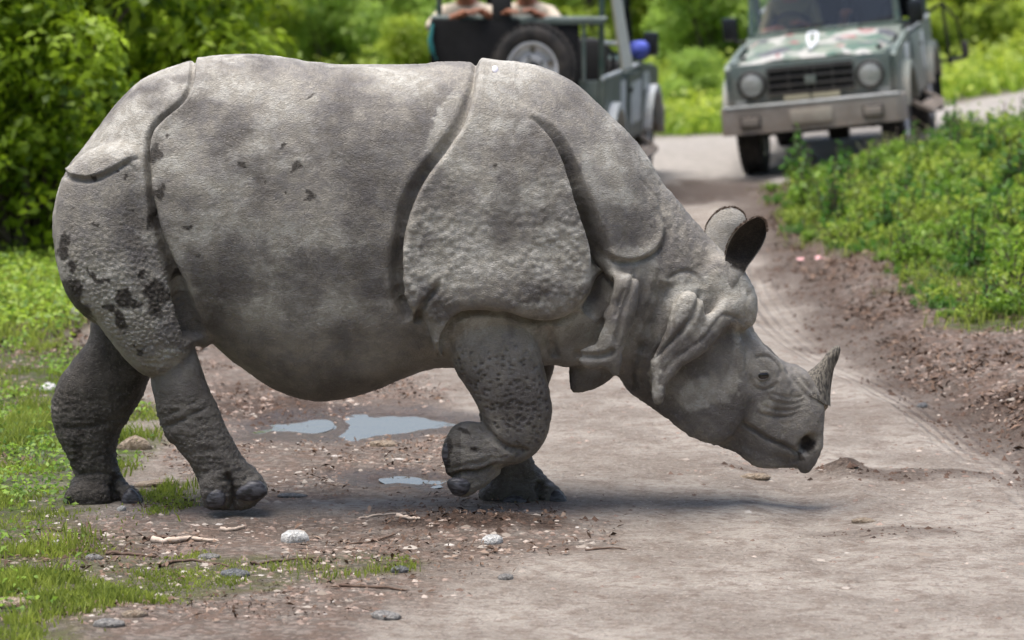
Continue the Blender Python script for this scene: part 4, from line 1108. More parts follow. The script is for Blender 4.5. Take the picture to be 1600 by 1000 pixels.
def jeep(name, label, bonnet_m, body_m, rear_view):
    j = empty(name); tag(j, label, 'jeep')
    # side panels with wheel arches, open cabin between them
    prof = [(-1.70, .52)] + [(-1.53, .52)] + arc(-1.15, .36, .40, 156, 24, 12) + [(-.75, .45), (.76, .45)] + arc(1.15, .36, .39, 160, 20, 12) + [(1.54, .48), (1.62, .50), (1.62, 1.00), (.62, 1.00), (.60, .98), (-.42, .98), (-.50, 1.03), (-.66, 1.02), (-1.66, .93), (-1.70, .90)]
    for s in (-1, 1):
        m = MB().prism(prof, s * .66, s * .705); o = m.build('side_panel', body_m, j)
        m = MB()
        for cy in (-1.15, 1.15):                          # flared arches
            out = arc(cy, .36, .455, 165, 15, 16); inn = arc(cy, .36, .40, 165, 15, 16)
            m = MB().prism(out + inn[::-1], s * .70, s * .775); m.build('wheel_arch', M_pale if rear_view else body_m, j)
        m = MB().box((s * .706, -.50, .50), (s * .722, .36, .965), .006)   # door skin
        d = m.build('door', body_m, j)
        m = MB().box((s * .722, .20, .84), (s * .740, .30, .865), .004); m.build('handle', M_plast, d)
        m = MB().box((s * .722, -.42, .58), (s * .727, .22, .90), .002); m.build('door_panel', M_pale if rear_view else M_greyg, d)
        m = MB().box((s * .706, .46, .62), (s * .716, .70, .94), .003); m.build('panel_patch', M_pale, j); MB().box((s * .706, -1.0, .80), (s * .714, -.62, .93), .003).build('panel_patch', M_pale, j)
        m = MB().tube([(s * .70, -.62, .42), (s * .84, -.56, .33), (s * .86, -.1, .33), (s * .86, .40, .33), (s * .70, .5, .42)], .024, 8); m.box((s * .78 - .06, -.48, .345), (s * .78 + .06, .36, .362), .004); m.build('side_step', M_mud, j)
        m = MB().tube([(s * .69, -.50, 1.015), (s * .69, .6, 1.015), (s * .69, 1.62, 1.02)], .018, 8); m.build('belt_rail', M_pale, j)
    # floor, bulkhead, engine box
    MB().box((-.655, -1.66, .46), (.655, 1.60, .52), .01).build('floor', M_under, j)
    MB().box((-.60, -1.55, .525), (-.36, -.70, .78), .01).build('inner_wing', M_under, j); MB().box((.36, -1.55, .525), (.60, -.70, .78), .01).build('inner_wing', M_under, j); MB().box((-.355, -1.5, .525), (.355, -.75, .88), .03).build('engine', M_under, j)
    MB().box((-.655, -.70, .525), (.655, -.66, 1.0), .004).build('bulkhead', M_plast, j)
    # bonnet: crowned and sloping
    A = np.zeros((12, 17, 3))
    for a in range(12):
        for b in range(17):
            t = a / 11; q = b / 16 * 2 - 1
            A[a, b] = (q * (.60 + .02 * t), -1.72 + 1.09 * t, .945 + .105 * t + .028 * (1 - q * q) - .03 * max(0, (.12 - t) / .12) ** 2 - .035 * max(0, (abs(q) - .9) / .1) ** 2 + (.012 if .28 < abs(q) < .62 else 0))
    V, F = grid_mesh(A); V2 = V - [0, 0, .02]; n = len(V)
    bn = mesh_from('bonnet', np.concatenate([V, V2]), np.concatenate([F[:, ::-1], F + n]), bonnet_m, j)
    MB().box((-.66, -1.70, .885), (-.61, -.68, .955), .012).build('fender_top', body_m, j); MB().box((.61, -1.70, .885), (.66, -.68, .955), .012).build('fender_top', body_m, j)
    for s in (-1, 1):
        MB().box((s * .56 - .02, -1.60, .96), (s * .56 + .02, -1.52, .985), .004).build('bonnet_clamp', M_plast, j)
    # white Y shaped fitting in the middle of the bonnet
    yy = MB().tube([(0, -1.62, 1.0), (0, -1.50, 1.01)], .014).tube([(0, -1.50, 1.01), (-.035, -1.40, 1.05), (-.04, -1.34, 1.10), (-.03, -1.30, 1.115)], .013).tube([(0, -1.50, 1.01), (.035, -1.40, 1.05), (.04, -1.34, 1.10), (.03, -1.30, 1.115)], .013).tube([(-.03, -1.30, 1.115), (.03, -1.30, 1.115)], .013)
    yy.build('bonnet_mascot', M_white, j)
    # cowl and dashboard
    MB().prism([(-.66, 1.00), (-.60, 1.075), (-.40, 1.09), (-.30, 1.06), (-.30, .98), (-.66, .98)], -.655, .655).build('cowl', M_green, j)
    MB().box((-.62, -.32, .86), (.62, -.20, 1.05), .03).build('dashboard', M_plast, j)
    for s in (-.3, .3): MB().tube([(s, -.56, 1.09), (s + .02, -.50, 1.11), (s + .30, -.49, 1.14)], .008).build('wiper', M_under, j)
    # front: grille panel, headlights, indicators
    MB().box((-.655, -1.735, .56), (.655, -1.70, .93), .012).build('grille_surround', body_m, j)
    MB().box((-.34, -1.752, .66), (.34, -1.736, .89), .006).build('grille_backing', M_under, j)
    for z in (.672, .735, .80, .862):
        MB().box((-.35, -1.775, z - .010), (.35, -1.753, z + .012), .004).build('grille_bar', M_plast, j)
    for x in (-.35, -.18, -.03, .03, .18, .35):
        MB().box((x - .007, -1.770, .66), (x + .007, -1.7535, .885), .002).build('grille_upright', M_plast, j)
    MB().box((-.045, -1.790, .735), (.045, -1.776, .80), .006).build('badge', M_greyg, j)
    MB().box((-.23, -1.780, .612), (-.015, -1.752, .652), .004).build('small_plate', M_yell, j); MB().box((.0, -1.780, .612), (.23, -1.752, .652), .004).build('small_plate', M_yell, j)
    for s in (-1, 1):
        h_ = MB().lathe([(.118, -1.736), (.118, -1.762), (.104, -1.772), (.096, -1.760), (.094, -1.752)], (s * .485, 0, .765), 1, 36).build('headlight', M_plast, j)
        MB().lathe([(.095, -1.752), (.088, -1.768), (.06, -1.780), (.03, -1.786), (.001, -1.788)], (s * .485, 0, .765), 1, 36).build('lens', M_lamp, h_)
        MB().box((s * .59 - .045, -1.752, .60), (s * .59 + .045, -1.736, .645), .004).build('indicator', M_lamp, j)
    # bumper
    bp = MB().prism([(-.76, -1.70), (-.745, -1.86), (-.70, -1.90), (-.3, -1.925), (.3, -1.925), (.70, -1.90), (.745, -1.86), (.76, -1.70), (.70, -1.70), (.69, -1.80), (-.69, -1.80), (-.70, -1.70)], .375, .590, 2).build('front_bumper', M_mud, j)
    MB().prism([(-.74, -1.85), (-.70, -1.905), (-.3, -1.932), (.3, -1.932), (.70, -1.905), (.74, -1.85), (.69, -1.82), (-.69, -1.82)], .592, .606, 2).build('bumper_lip', M_pale if not rear_view else M_mud, bp)
    for s in (-1, 1):
        MB().box((s * .50 - .085, -1.933, .430), (s * .50 + .085, -1.905, .530), .006).build('fog_lamp', M_plast, bp)
        MB().box((s * .50 - .07, -1.940, .445), (s * .50 + .07, -1.934, .515), .003).build('lamp_cover', M_mud, bp)
    MB().box((-.17, -1.948, .43), (.17, -1.933, .545), .004).build('number_plate', M_plate, bp)
    # axles, springs, chassis
    MB().box((-.36, -1.70, .40), (-.28, 1.6, .47)).box((.28, -1.70, .40), (.36, 1.6, .47)).cyl((0, -1.15, .33), .045, 1.16, 0, 16).cyl((0, 1.15, .33), .045, 1.16, 0, 16).cyl((.12, -1.15, .32), .11, .16, 0, 16).cyl((.0, 1.15, .33), .12, .16, 0, 16).tube([(.1, -.9, .38), (.1, .9, .34)], .03).build('chassis', M_under, j)
    for s in (-1, 1):
        for y in (-1.15, 1.15):
            MB().tube([(s * .40, y - .45, .42), (s * .40, y - .2, .33), (s * .40, y, .30), (s * .40, y + .2, .33), (s * .40, y + .45, .42)], .022).build('leaf_spring', M_under, j)
    # mud flaps
    for s in (-1, 1):
        MB().box((s * .66 - .10, 1.52, .16), (s * .66 + .10, 1.535, .50), .003).build('mud_flap', M_under, j)
    for x, y in ((-.60, -1.15), (.60, -1.15), (-.60, 1.15), (.60, 1.15)):
        wheel(j, x, y, .34, 1 if x > 0 else -1, 0, M_tyre_mud if rear_view else M_tyre)
    # rear
    MB().box((-.655, 1.56, .50), (.655, 1.61, 1.0), .006).build('tailgate', body_m, j)
    MB().box((-.72, 1.63, .40), (-.40, 1.72, .50), .012).build('rear_bumper', M_mud, j); MB().box((.40, 1.63, .40), (.72, 1.72, .50), .012).build('rear_bumper', M_mud, j)
    for s in (-1, 1):
        MB().box((s * .63 - .035, 1.622, .58), (s * .63 + .035, 1.65, .74), .006).build('tail_light', M_red, j)
    MB().cyl((-.10, 1.66, .98), .07, .12, 1, 16).build('spare_bracket', M_under, j)
    wheel(j, -.15 if rear_view else -.08, 1.76, 1.09, 1, 1, M_tyre, .335, .19)
    # windscreen and roll cage
    zt, zb = 1.62, 1.09; yb, yt = -.50, -.30
    fr = MB()
    for s in (-1, 1): fr.tube([(s * .62, yb, zb), (s * .60, yt, zt)], .028)
    fr.tube([(-.60, yt, zt), (.60, yt, zt)], .028).tube([(-.62, yb, zb), (.62, yb, zb)], .022)
    fr.build('windscreen_frame', M_black if rear_view else M_green, j)
    gm = MB().prism([(yb + .004, zb + .02), (yt - .004, zt - .02), (yt + .002, zt - .02), (yb + .010, zb + .02)], -.59, .59)
    # [gm.bm.verts.new(p) for p in ((-.595, yb + .004, zb + .02), (.595, yb + .004, zb + .02), (.575, yt - .004, zt - .02), (-.575, yt - .004, zt - .02))]; gm.bm.faces.new(vs)
    gm.build('windscreen', M_glass, j, False)
    for y in (.38, 1.54):
        MB().tube([(-.67, y, .98), (-.67, y, 1.62), (-.60, y, 1.72), (.60, y, 1.72), (.67, y, 1.62), (.67, y, .98)], .024).build('roll_hoop', M_green, j)
    for s in (-1, 1):
        MB().tube([(s * .61, -.30, 1.62), (s * .63, .38, 1.70), (s * .63, 1.54, 1.70)], .02).build('roof_rail', M_green, j)
        MB().tube([(s * .67, 1.52, 1.28), (s * .67, .40, 1.22)], .016).build('side_rail', M_pale, j)
    # mirrors
    for s in (-1, 1):
        a = MB().tube([(s * .68, -.50, 1.05), (s * .74, -.54, 1.06), (s * .80, -.56, 1.10)], .014).build('mirror_arm', M_plast, j)
        a = MB().box((s * .79 - .065, -.60, 1.08), (s * .79 + .065, -.54, 1.27), .028).build('mirror', M_mirr, j)
    # seats and steering wheel
    for x in (-.34, .34):
        o = MB().box((x - .23, -.02, .62), (x + .23, .42, .78), .05).build('seat', M_seat, j)
        MB().box((x - .22, .36, .76), (x + .22, .47, 1.26), .05).build('seat_back', M_seat, o)
    for x in (-.46, .46):
        MB().box((x - .17, .62, .82), (x + .17, 1.5, .92), .04).build('bench_seat', M_seat, j)
    st = MB().lathe([(.19 + .014 * math.cos(a), .014 * math.sin(a)) for a in np.linspace(0, 2 * math.pi, 9)], (0, 0, 0), 1, 28)
    st.tube([(-.19, 0, 0), (.19, 0, 0)], .012).tube([(0, 0, 0), (0, 0, -.19)], .012).cyl((0, 0, 0), .04, .03, 1, 16)
    so = st.build('steering_wheel', M_seat, j); so.location = (-.34, -.10, 1.06); so.rotation_euler = (math.radians(-25), 0, 0)
    return j

j1 = jeep('safari_jeep', 'green and white open safari jeep seen from behind with spare wheel', M_dgg, M_dgg, True)
# high black canvas screen over the tail, rail on top, cream side canvas by the door pillar
MB().box((-.50, 1.625, .62), (.725, 1.655, 1.45), .008).build('rear_canvas', M_black, j1)
MB().tube([(-.54, 1.64, 1.0), (-.54, 1.64, 1.46)], .016).build('canvas_post', M_greyg, j1)
MB().tube([(-.72, 1.60, 1.46), (.72, 1.60, 1.46)], .02).build('rear_rail', M_greyg, j1)
MB().box((-.70, 1.656, 1.42), (-.02, 1.672, 1.462), .004).build('rear_ledge', M_dgg, j1)
MC = NT('cream_canvas'); mcn = MC.noise(MC.coord('Object'), 7, 4); M_cream = MC.done(MC.mix(mcn, (.55, .53, .45), (.78, .76, .68)), .8)
MB().prism([(.05, 1.03), (.62, 1.03), (1.42, 1.74), (.95, 1.74)], -.72, -.70).build('pillar_canvas', M_cream, j1)
tc = NT('teal_cloth').done((.02, .16, .16), .8)
MB().tube([(.70, 1.66, 1.42), (.715, 1.70, 1.30), (.70, 1.70, 1.22), (.66, 1.70, 1.15)], [.012, .02, .024, .012]).build('teal_strap', tc, j1)
j1.scale = (.92, 1, 1)
j1.location = (.31, 14.45, float(height(np.array([.31]), np.array([14.45]))[0]) - .012); j1.rotation_euler = (0, 0, math.pi - math.radians(9.3))
j2 = jeep('safari_jeep', 'open safari jeep facing the camera with red and green camouflage bonnet and muddy bumper', M_camo, M_greyg, False)
MB().prism([(-.36, 1.66), (-.30, 1.73), (.4, 1.775), (1.56, 1.75), (1.60, 1.70), (1.60, 1.74), (.4, 1.79), (-.32, 1.75), (-.38, 1.68)], -.66, .66).build('canvas_roof', M_black, j2)
MB().box((-.64, 1.575, 1.02), (.64, 1.59, 1.72), .004).build('rear_curtain', M_black, j2)
# swung-out tubular rear step on its left side
MB().tube([(.84, 1.45, 1.12), (.86, 1.50, .60), (.86, 1.50, .56)], .016).tube([(.84, 1.45, 1.12), (.93, 1.75, .95), (.97, 1.80, .58)], .014).tube([(.86, 1.50, .60), (.97, 1.80, .60)], .022).tube([(.70, 1.45, 1.05), (.84, 1.45, 1.12)], .014).tube([(.70, 1.5, .6), (.86, 1.50, .60)], .014).build('rear_step', M_under, j2)
MB().box((.98 - .03, 1.74, .60), (.98 + .03, 1.82, .74), .01).build('step_lamp', M_plast, j2)
MB().box((-.30, -.30, 1.055), (.10, -.22, 1.09), .01).build('dashboard_tray', M_plast, j2)
cx2, cy2 = 2.86, 16.9
j2.rotation_mode = 'ZYX'
h2 = float(height(np.array([cx2]), np.array([cy2]))[0])
ROLL, YAW2 = math.radians(6.2), -math.radians(11.5)
Mx = Matrix.Translation((cx2, cy2, h2 - .015)) @ Matrix.Rotation(-ROLL, 4, 'Y') @ Matrix.Rotation(YAW2, 4, 'Z')
j2.rotation_mode = 'QUATERNION'; j2.location = Mx.to_translation(); j2.rotation_quaternion = Mx.to_quaternion()
bpy.context.view_layer.update()
# blue cloth tied by the mirror of the left jeep
W1 = Matrix.Translation(j1.location) @ Matrix.Rotation(j1.rotation_euler.z, 4, 'Z')
BC = NT('blue_cloth'); bcn = BC.noise(BC.coord('Object'), 14, 3); M_blue = BC.done(BC.mix(bcn, (.06, .08, .42), (.13, .17, .62)), .8, BC.bump(bcn, .02))
c0 = W1 @ Vector((-.64, -.45, 1.14)); v_, f_ = ball((c0.x, c0.y, c0.z), .085, 24, 16, (1.05, .95, .85)); v_ = np.array(v_)
v_ = v_ + (v_ - np.array(c0)) * ((fbm(v_[:, 0] * 14, v_[:, 1] * 14, v_[:, 2] * 14, 3, 4) - .5) * .7)[:, None]
tag(mesh_from('cloth_bundle', v_, f_, M_blue), 'bundled blue cloth beside the right mirror of the left jeep', 'cloth')

# ------------------------------------------------------------------ people in the jeeps
SK = NT('brown_skin').done((.30, .125, .07), .5); 
M_hair = NT('black_hair').done((.012, .009, .008), .6)
def cloth(name, c): 
    T = NT(name); n = T.noise(T.coord('Object'), 9, 4); return T.done(T.mix(n, tuple(q * .75 for q in c), c), .85, T.bump(n, .02))
M_beige = cloth('beige_shirt', (.58, .50, .40)); M_khaki = cloth('khaki_shirt', (.26, .22, .12)); M_dkcl = cloth('dark_shirt', (.02, .02, .025)); M_trs = cloth('dark_trousers', (.03, .035, .05))
def person(label, shirt, M, armL, armR, group=None, lean=0.0, skin_arm=True):
    """seated person facing local -y; origin at the seat under the pelvis; armL/armR: elbow, wrist positions"""
    root = empty('person'); tag(root, label, 'person', group)
    V = []; E = []; R_ = []; K = []
    def v(p, r, k, par=None):
        V.append(p); R_.append(r); K.append(k)
        if par is not None: E.append((par, len(V) - 1))
        return len(V) - 1
    L = lean
    pel = v((0, 0, .10), .145, 2); wa = v((0, .0 - L * .3, .26), .135, 1, pel); ch = v((0, -.01 - L * .7, .43), .155, 1, wa); up = v((0, -.01 - L, .53), .12, 1, ch)
    nk = v((0, -.02 - L, .62), .055, 0, up); jaw = v((0, -.06 - L, .69), .07, 0, nk); hd = v((0, -.035 - L, .78), .092, 0, jaw); tp = v((0, -.02 - L, .845), .075, 3, hd)
    for s, arm in ((-1, armL), (1, armR)):
        sh = v((s * .17, -.0 - L, .53), .068, 1, up); e, w = arm
        el = v(e, .045, 1, sh); mid = v(tuple(e[k] * .5 + w[k] * .5 for k in range(3)), .038, 0, el); wr = v(w, .026, 0, mid)
        d = (Vector(w) - Vector(e)).normalized(); side = d.cross(Vector((0, 0, 1))).normalized()
        pm = Vector(w) + d * .055; p1 = v(tuple(pm), .034, 0, wr)
        for q in range(4):
            o_ = (q - 1.5) * .022; ln = (.062, .074, .070, .055)[q]
            a = pm + d * .03 + side * o_ * 1.1; b = a + d * ln * .55 + Vector((0, 0, -.012)); c = b + d * ln * .35 + Vector((0, 0, -.03))
            i1 = v(tuple(a), .010, 0, p1); i2 = v(tuple(b), .009, 0, i1); v(tuple(c), .0075, 0, i2)
        a = Vector(w) + d * .03 - side * s * .035; b = a + d * .035 - side * s * .015 + Vector((0, 0, -.012)); i1 = v(tuple(a), .012, 0, wr); v(tuple(b), .009, 0, i1)
        hp_ = v((s * .10, -.04, .09), .10, 2, pel); kn = v((s * .14, -.46, .12), .068, 2, hp_); an = v((s * .13, -.47, -.30), .045, 2, kn); v((s * .13, -.60, -.34), .04, 3, an)
    me = bpy.data.meshes.new('body'); me.from_pydata(V, E, []); o = bpy.data.objects.new('body', me); COL.objects.link(o)
    sm = o.modifiers.new('skin', 'SKIN'); sm.use_smooth_shade = True
    for k, d in enumerate(me.skin_vertices[0].data): d.radius = (R_[k], R_[k] * (.78 if k in (pel, wa, ch, up) else 1)); d.use_root = (k == 0)
    o.modifiers.new('sub', 'SUBSURF').levels = 2
    dg = bpy.context.evaluated_depsgraph_get(); me2 = bpy.data.meshes.new_from_object(o.evaluated_get(dg)); o.modifiers.clear(); o.data = me2; me2.name = 'body'
    me2.materials.clear()
    for m in (SK, shirt, M_trs, M_hair): me2.materials.append(m)
    P = np.array(V); A = P[[e[0] for e in E]]; B = P[[e[1] for e in E]]
    for f in me2.polygons:
        c = np.array(f.center); t = np.clip(((c - A) * (B - A)).sum(1) / (((B - A) ** 2).sum(1) + 1e-9), 0, 1)
        d = np.linalg.norm(c - A - (B - A) * t[:, None], axis=1) ; k = int(d.argmin()); f.material_index = K[E[k][0] if t[k] < .5 else E[k][1]]; f.use_smooth = True
        if c[2] > .70 and (c[2] > .80 or c[1] > -.04 - L): f.material_index = 3
    o.parent = root
    for s in (-1, 1):
        e_ = MB(); e_.lathe([(.012 * math.sin(a), .012 * math.cos(a)) for a in np.linspace(.05, 3.1, 8)], (s * .032, -.118 - L, .775), 1, 12); e_.build('eye', M_white, root)
        MB().box((s * .094 - .01, -.045 - L, .735), (s * .094 + .01, -.01 - L, .795), .009).build('ear', SK, root)
    MB().prism([(-.118 - L, .772), (-.150 - L, .735), (-.118 - L, .728)], -.013, .013).build('nose', SK, root)
    MB().box((-.024, -.128 - L, .698), (.024, -.112 - L, .708), .004).build('mouth', NT('lips').done((.22, .07, .05), .5), root)
    root.matrix_world = M; return root
back = Matrix.Rotation(math.pi, 4, 'Z')
# two tourists at the tail of the left jeep, turned towards the rear, forearms on the rail
person('tourist in beige shirt at the left end of the left jeep rear rail', M_beige, W1 @ Matrix.Translation((.44, 1.18, .96)) @ back, ((-.26, -.35, .42), (-.02, -.43, .52)), ((.32, -.30, .44), (.20, -.44, .53)), lean=.16)
person('tourist in beige shirt beside the black bag on the left jeep', M_beige, W1 @ Matrix.Translation((-.02, 1.16, .96)) @ back, ((-.32, -.32, .44), (-.14, -.45, .53)), ((.30, -.33, .43), (.13, -.45, .53)), lean=.16)
bgm = NT('bag_fabric').done((.008, .008, .009), .7)
q = W1 @ Vector((.13, 1.60, 1.52)); bo = MB().box((-.07, -.06, -.09), (.07, .06, .12), .03).tube([(-.04, 0, .11), (-.03, 0, .17), (.03, 0, .17), (.04, 0, .11)], .01).build('bag', bgm); bo.location = q; bo.rotation_euler.z = j1.rotation_euler.z
tag(bo, 'small black bag propped on the rear rail between the two tourists', 'bag')
W2 = Mx
person('driver in khaki shirt behind the steering wheel of the right jeep', M_khaki, W2 @ Matrix.Translation((-.34, .20, .77)), ((-.26, -.14, .30), (-.14, -.30, .34)), ((.24, -.16, .28), (.12, -.31, .36)), lean=.02)
person('front passenger in dark shirt inside the right jeep', M_dkcl, W2 @ Matrix.Translation((.34, .20, .77)), ((-.26, -.12, .28), (-.20, -.32, .40)), ((.24, -.14, .22), (.12, -.30, .18)), lean=.0)
# ------------------------------------------------------------------ plants and litter
def leaf_mat(name, dark, light, gloss=.45, trans=.48):
    L = NT(name); c = L.coord('Object')
    t = L.attr('tint'); n = L.noise(c, 6, 3)
    colr = L.mix(t, dark, light)
    colr = L.mix(L.math('MULTIPLY', L.ramp(n, .45, .7), .35), colr, tuple(min(1, q * 1.5) for q in light))
    L.done(colr, gloss, spec=.35)
    tr = L.N('BsdfTranslucent'); L.l.new(colr, tr.inputs[0])
    mx = L.N('MixShader'); mx.inputs[0].default_value = trans
    L.l.new(L.b.outputs[0], mx.inputs[1]); L.l.new(tr.outputs[0], mx.inputs[2]); L.l.new(mx.outputs[0], L.out.inputs[0])
    return L.m
grass_m = leaf_mat('grass_blade', (0.12, 0.17, 0.03), (0.40, 0.46, 0.08))
field_m = leaf_mat('field_grass', (0.17, 0.28, 0.03), (0.40, 0.55, 0.06))
herb_m = leaf_mat('herb_leaf', (0.045, 0.12, 0.014), (0.27, 0.42, 0.045))
bush_m = leaf_mat('bush_leaf', (0.03, 0.09, 0.006), (0.40, 0.55, 0.03))
far_m = leaf_mat('far_leaf', (0.15, 0.27, 0.05), (0.46, 0.62, 0.10))
yel_m = leaf_mat('yellow_green_leaf', (0.14, 0.24, 0.02), (0.46, 0.54, 0.05))
BK = NT('bark'); bkn = BK.noise(BK.mapping(BK.coord('Object'), (1, 1, .25)), 14, 4)
bark_m = BK.done(BK.mix(bkn, (0.045, .033, .024), (.15, .115, .085)), .85, BK.bump(bkn, .01))

def blades(x, y, z, h, w, rg, bend=.5, tint=None):
    n = len(x); a = rg.uniform(0, 2 * np.pi, n); b = rg.uniform(0, 2 * np.pi, n)
    dx, dy = np.cos(a) * w / 2, np.sin(a) * w / 2
    lx, ly = np.cos(b) * h * bend * rg.uniform(.2, 1, n), np.sin(b) * h * bend * rg.uniform(.2, 1, n)
    V = np.zeros((n, 5, 3))
    V[:, 0] = np.stack([x - dx, y - dy, z], 1); V[:, 1] = np.stack([x + dx, y + dy, z], 1)
    V[:, 2] = np.stack([x - dx * .8 + lx * .35, y - dy * .8 + ly * .35, z + h * .55], 1); V[:, 3] = np.stack([x + dx * .8 + lx * .35, y + dy * .8 + ly * .35, z + h * .55], 1)
    V[:, 4] = np.stack([x + lx, y + ly, z + h * .95], 1)
    o = (np.arange(n) * 5)[:, None]
    F = np.concatenate([o + [0, 1, 3], o + [0, 3, 2], o + [2, 3, 4]])
    t = np.repeat(rg.random(n) if tint is None else tint, 5)
    return V.reshape(-1, 3), F, t
def scatter(P, n, rg, dens, jit=0):
    lo, hi = P.min(0), P.max(0)
    x = rg.uniform(lo[0], hi[0], n); y = rg.uniform(lo[1], hi[1], n)
    k = rg.random(n) < dens(x, y)
    return x[k], y[k]
def leaves(c, nrm, L, Wd, rg, tint):
    """c (n,3) centres, nrm (n,3) facing directions: folded diamond leaves"""
    n = len(c)
    a = rg.normal(size=(n, 3)); nrm = nrm / np.linalg.norm(nrm, axis=1)[:, None]
    t = a - nrm * (a * nrm).sum(1)[:, None]; t /= np.linalg.norm(t, axis=1)[:, None]
    s = np.cross(nrm, t)
    L = L[:, None]; Wd = Wd[:, None]
    V = np.zeros((n, 4, 3))
    V[:, 0] = c - t * L / 2; V[:, 1] = c + s * Wd / 2 + nrm * Wd * .18 - t * L * .05; V[:, 2] = c + t * L / 2 - nrm * L * .12; V[:, 3] = c - s * Wd / 2 + nrm * Wd * .18 - t * L * .05
    F = (np.arange(n) * 4)[:, None] + np.array([0, 1, 2, 3])
    return V.reshape(-1, 3), F, np.repeat(tint, 4)
rg = np.random.default_rng(11)
def gmask(P, **k): return lambda x, y: soft(P, x, y, **k)
# near grass on the left verge
parts_ = []
for P, n, h, hs, w in ((GA, 230000, .036, .022, .006), (GB, 100000, .024, .014, .006), (GC, 26000, .024, .012, .005), (GD, 8000, .035, .015, .005)):
    lo = P.min(0); hi = P.max(0); n_ = n
    PP = P.copy(); PP[:, 0] = np.maximum(PP[:, 0], -4.2)
    x, y = scatter(PP, n_, rg, lambda x, y: np.clip(gdf_(x, y) * (.05 + 1.0 * sstep(fbm(x * 5, y * 4, 0, 4, 55), .42, .64)) * (.25 + .75 * sstep(fbm(x * 1.7, y * 1.7, 0, 2, 56), .38, .58)), 0, 1))
    parts_.append((x, y, h, hs, w))
Vs, Fs, Ts = [], [], []; o_ = 0
def add_to(acc, v, f, t):
    acc[0].append(v); acc[1].append(f + sum(len(q) for q in acc[0][:-1])); acc[2].append(t)
acc = ([], [], [])
for x, y, h, hs, w in parts_:
    z = height(x, y) - .004
    tall = .55 + 1.0 * sstep(fbm(x * 3, y * 2.5, 0, 2, 66), .4, .7)
    v, f, t = blades(x, y, z, (h + rg.normal(size=len(x)) * hs * .5).clip(.012) * tall, w * rg.uniform(.7, 1.5, len(x)), rg, .7, np.clip(rg.random(len(x)) * .7 + .5 * (fbm(x * 2, y * 2, 0, 2, 67) - .3), 0, 1))
    add_to(acc, v, f, t)
gl = mesh_from('verge_grass', np.concatenate(acc[0]), np.concatenate(acc[1]), grass_m, smooth=False, attrs={'tint': np.concatenate(acc[2])})
tag(gl, kind='stuff')
# small broad leaves among it
x, y = scatter(np.maximum(GA, [-4.2, -99]), 26000, rg, lambda x, y: np.clip(gdf_(x, y) * sstep(fbm(x * 4, y * 3, 0, 3, 57), .45, .65), 0, 1))
n = len(x); c = np.stack([x, y, height(x, y) + rg.uniform(.005, .045, n)], 1)
v, f, t = leaves(c, np.stack([rg.normal(size=n) * .5, rg.normal(size=n) * .5 - .3, np.ones(n)], 1), rg.uniform(.015, .04, n), rg.uniform(.01, .022, n), rg, rg.random(n))
tag(mesh_from('verge_herbs', v, f, herb_m, smooth=False, attrs={'tint': t}), kind='stuff')
# taller grass behind the hindquarters, right bank under-cover, field beyond the road
x, y = scatter(np.array([(-7., 4.6), (-1.6, 14.5)]), 90000, rg, lambda x, y: thick_near(x, y) * (.25 + .75 * sstep(fbm(x * 2, y * 1.5, 0, 3, 58), .4, .6)))
v, f, t = blades(x, y, height(x, y), rg.uniform(.04, .12, len(x)), rg.uniform(.008, .016, len(x)), rg, .8)
tag(mesh_from('tall_grass', v, f, grass_m, smooth=False, attrs={'tint': t}), kind='stuff')
x, y = scatter(np.array([(1.8, -1.), (7.5, 15.5)]), 120000, rg, lambda x, y: bank_near(x, y) * .35)
v, f, t = blades(x, y, height(x, y), rg.uniform(.03, .10, len(x)), rg.uniform(.006, .012, len(x)), rg, .7)
tag(mesh_from('bank_grass', v, f, grass_m, smooth=False, attrs={'tint': t}), kind='stuff')
x, y = scatter(np.array([(-22., 19.5), (26., 62.)]), 210000, rg, lambda x, y: field_near(x, y) * np.clip(1.15 - (y - 19) / 50, .15, 1) * (np.abs(x) < (y + 14) * .25 + 2))
v, f, t = blades(x, y, height(x, y), rg.uniform(.08, .26, len(x)), rg.uniform(.03, .07, len(x)), rg, .95, np.clip(.55 * rg.random(len(x)) + .6 * (fbm(x * .4, y * .4, 0, 2, 59) - .2), 0, 1))
tag(mesh_from('field_grass', v, f, field_m, smooth=False, attrs={'tint': t}), kind='stuff')
x, y = scatter(np.array([(-7., 4.6), (-1.6, 14.5)]), 50000, rg, lambda x, y: thick_near(x, y))
n = len(x); c = np.stack([x, y, height(x, y) + rg.uniform(.01, .14, n)], 1)
v, f, t = leaves(c, np.stack([rg.normal(size=n) * .5, rg.normal(size=n) * .5 - .3, np.ones(n)], 1), rg.uniform(.02, .06, n), rg.uniform(.012, .03, n), rg, rg.random(n))
tag(mesh_from('thicket_herbs', v, f, leaf_mat('thicket_herb_leaf', (.07, .17, .015), (.38, .52, .05)), smooth=False, attrs={'tint': t}), kind='stuff')
x, y = scatter(np.array([(-14., 19.6), (20., 36.)]), 90000, rg, lambda x, y: field_near(x, y) * (np.abs(x) < (y + 14) * .25 + 2))
n = len(x); c = np.stack([x, y, height(x, y) + rg.uniform(.02, .32, n)], 1)
v, f, t = leaves(c, np.stack([rg.normal(size=n) * .5, rg.normal(size=n) * .5 - .4, np.ones(n)], 1), rg.uniform(.05, .13, n), rg.uniform(.03, .07, n), rg, np.clip(rg.random(n) * .6 + .6 * (fbm(x * .5, y * .4, 0, 2, 60) - .2), 0, 1))
tag(mesh_from('field_herbs', v, f, yel_m, smooth=False, attrs={'tint': t}), kind='stuff')
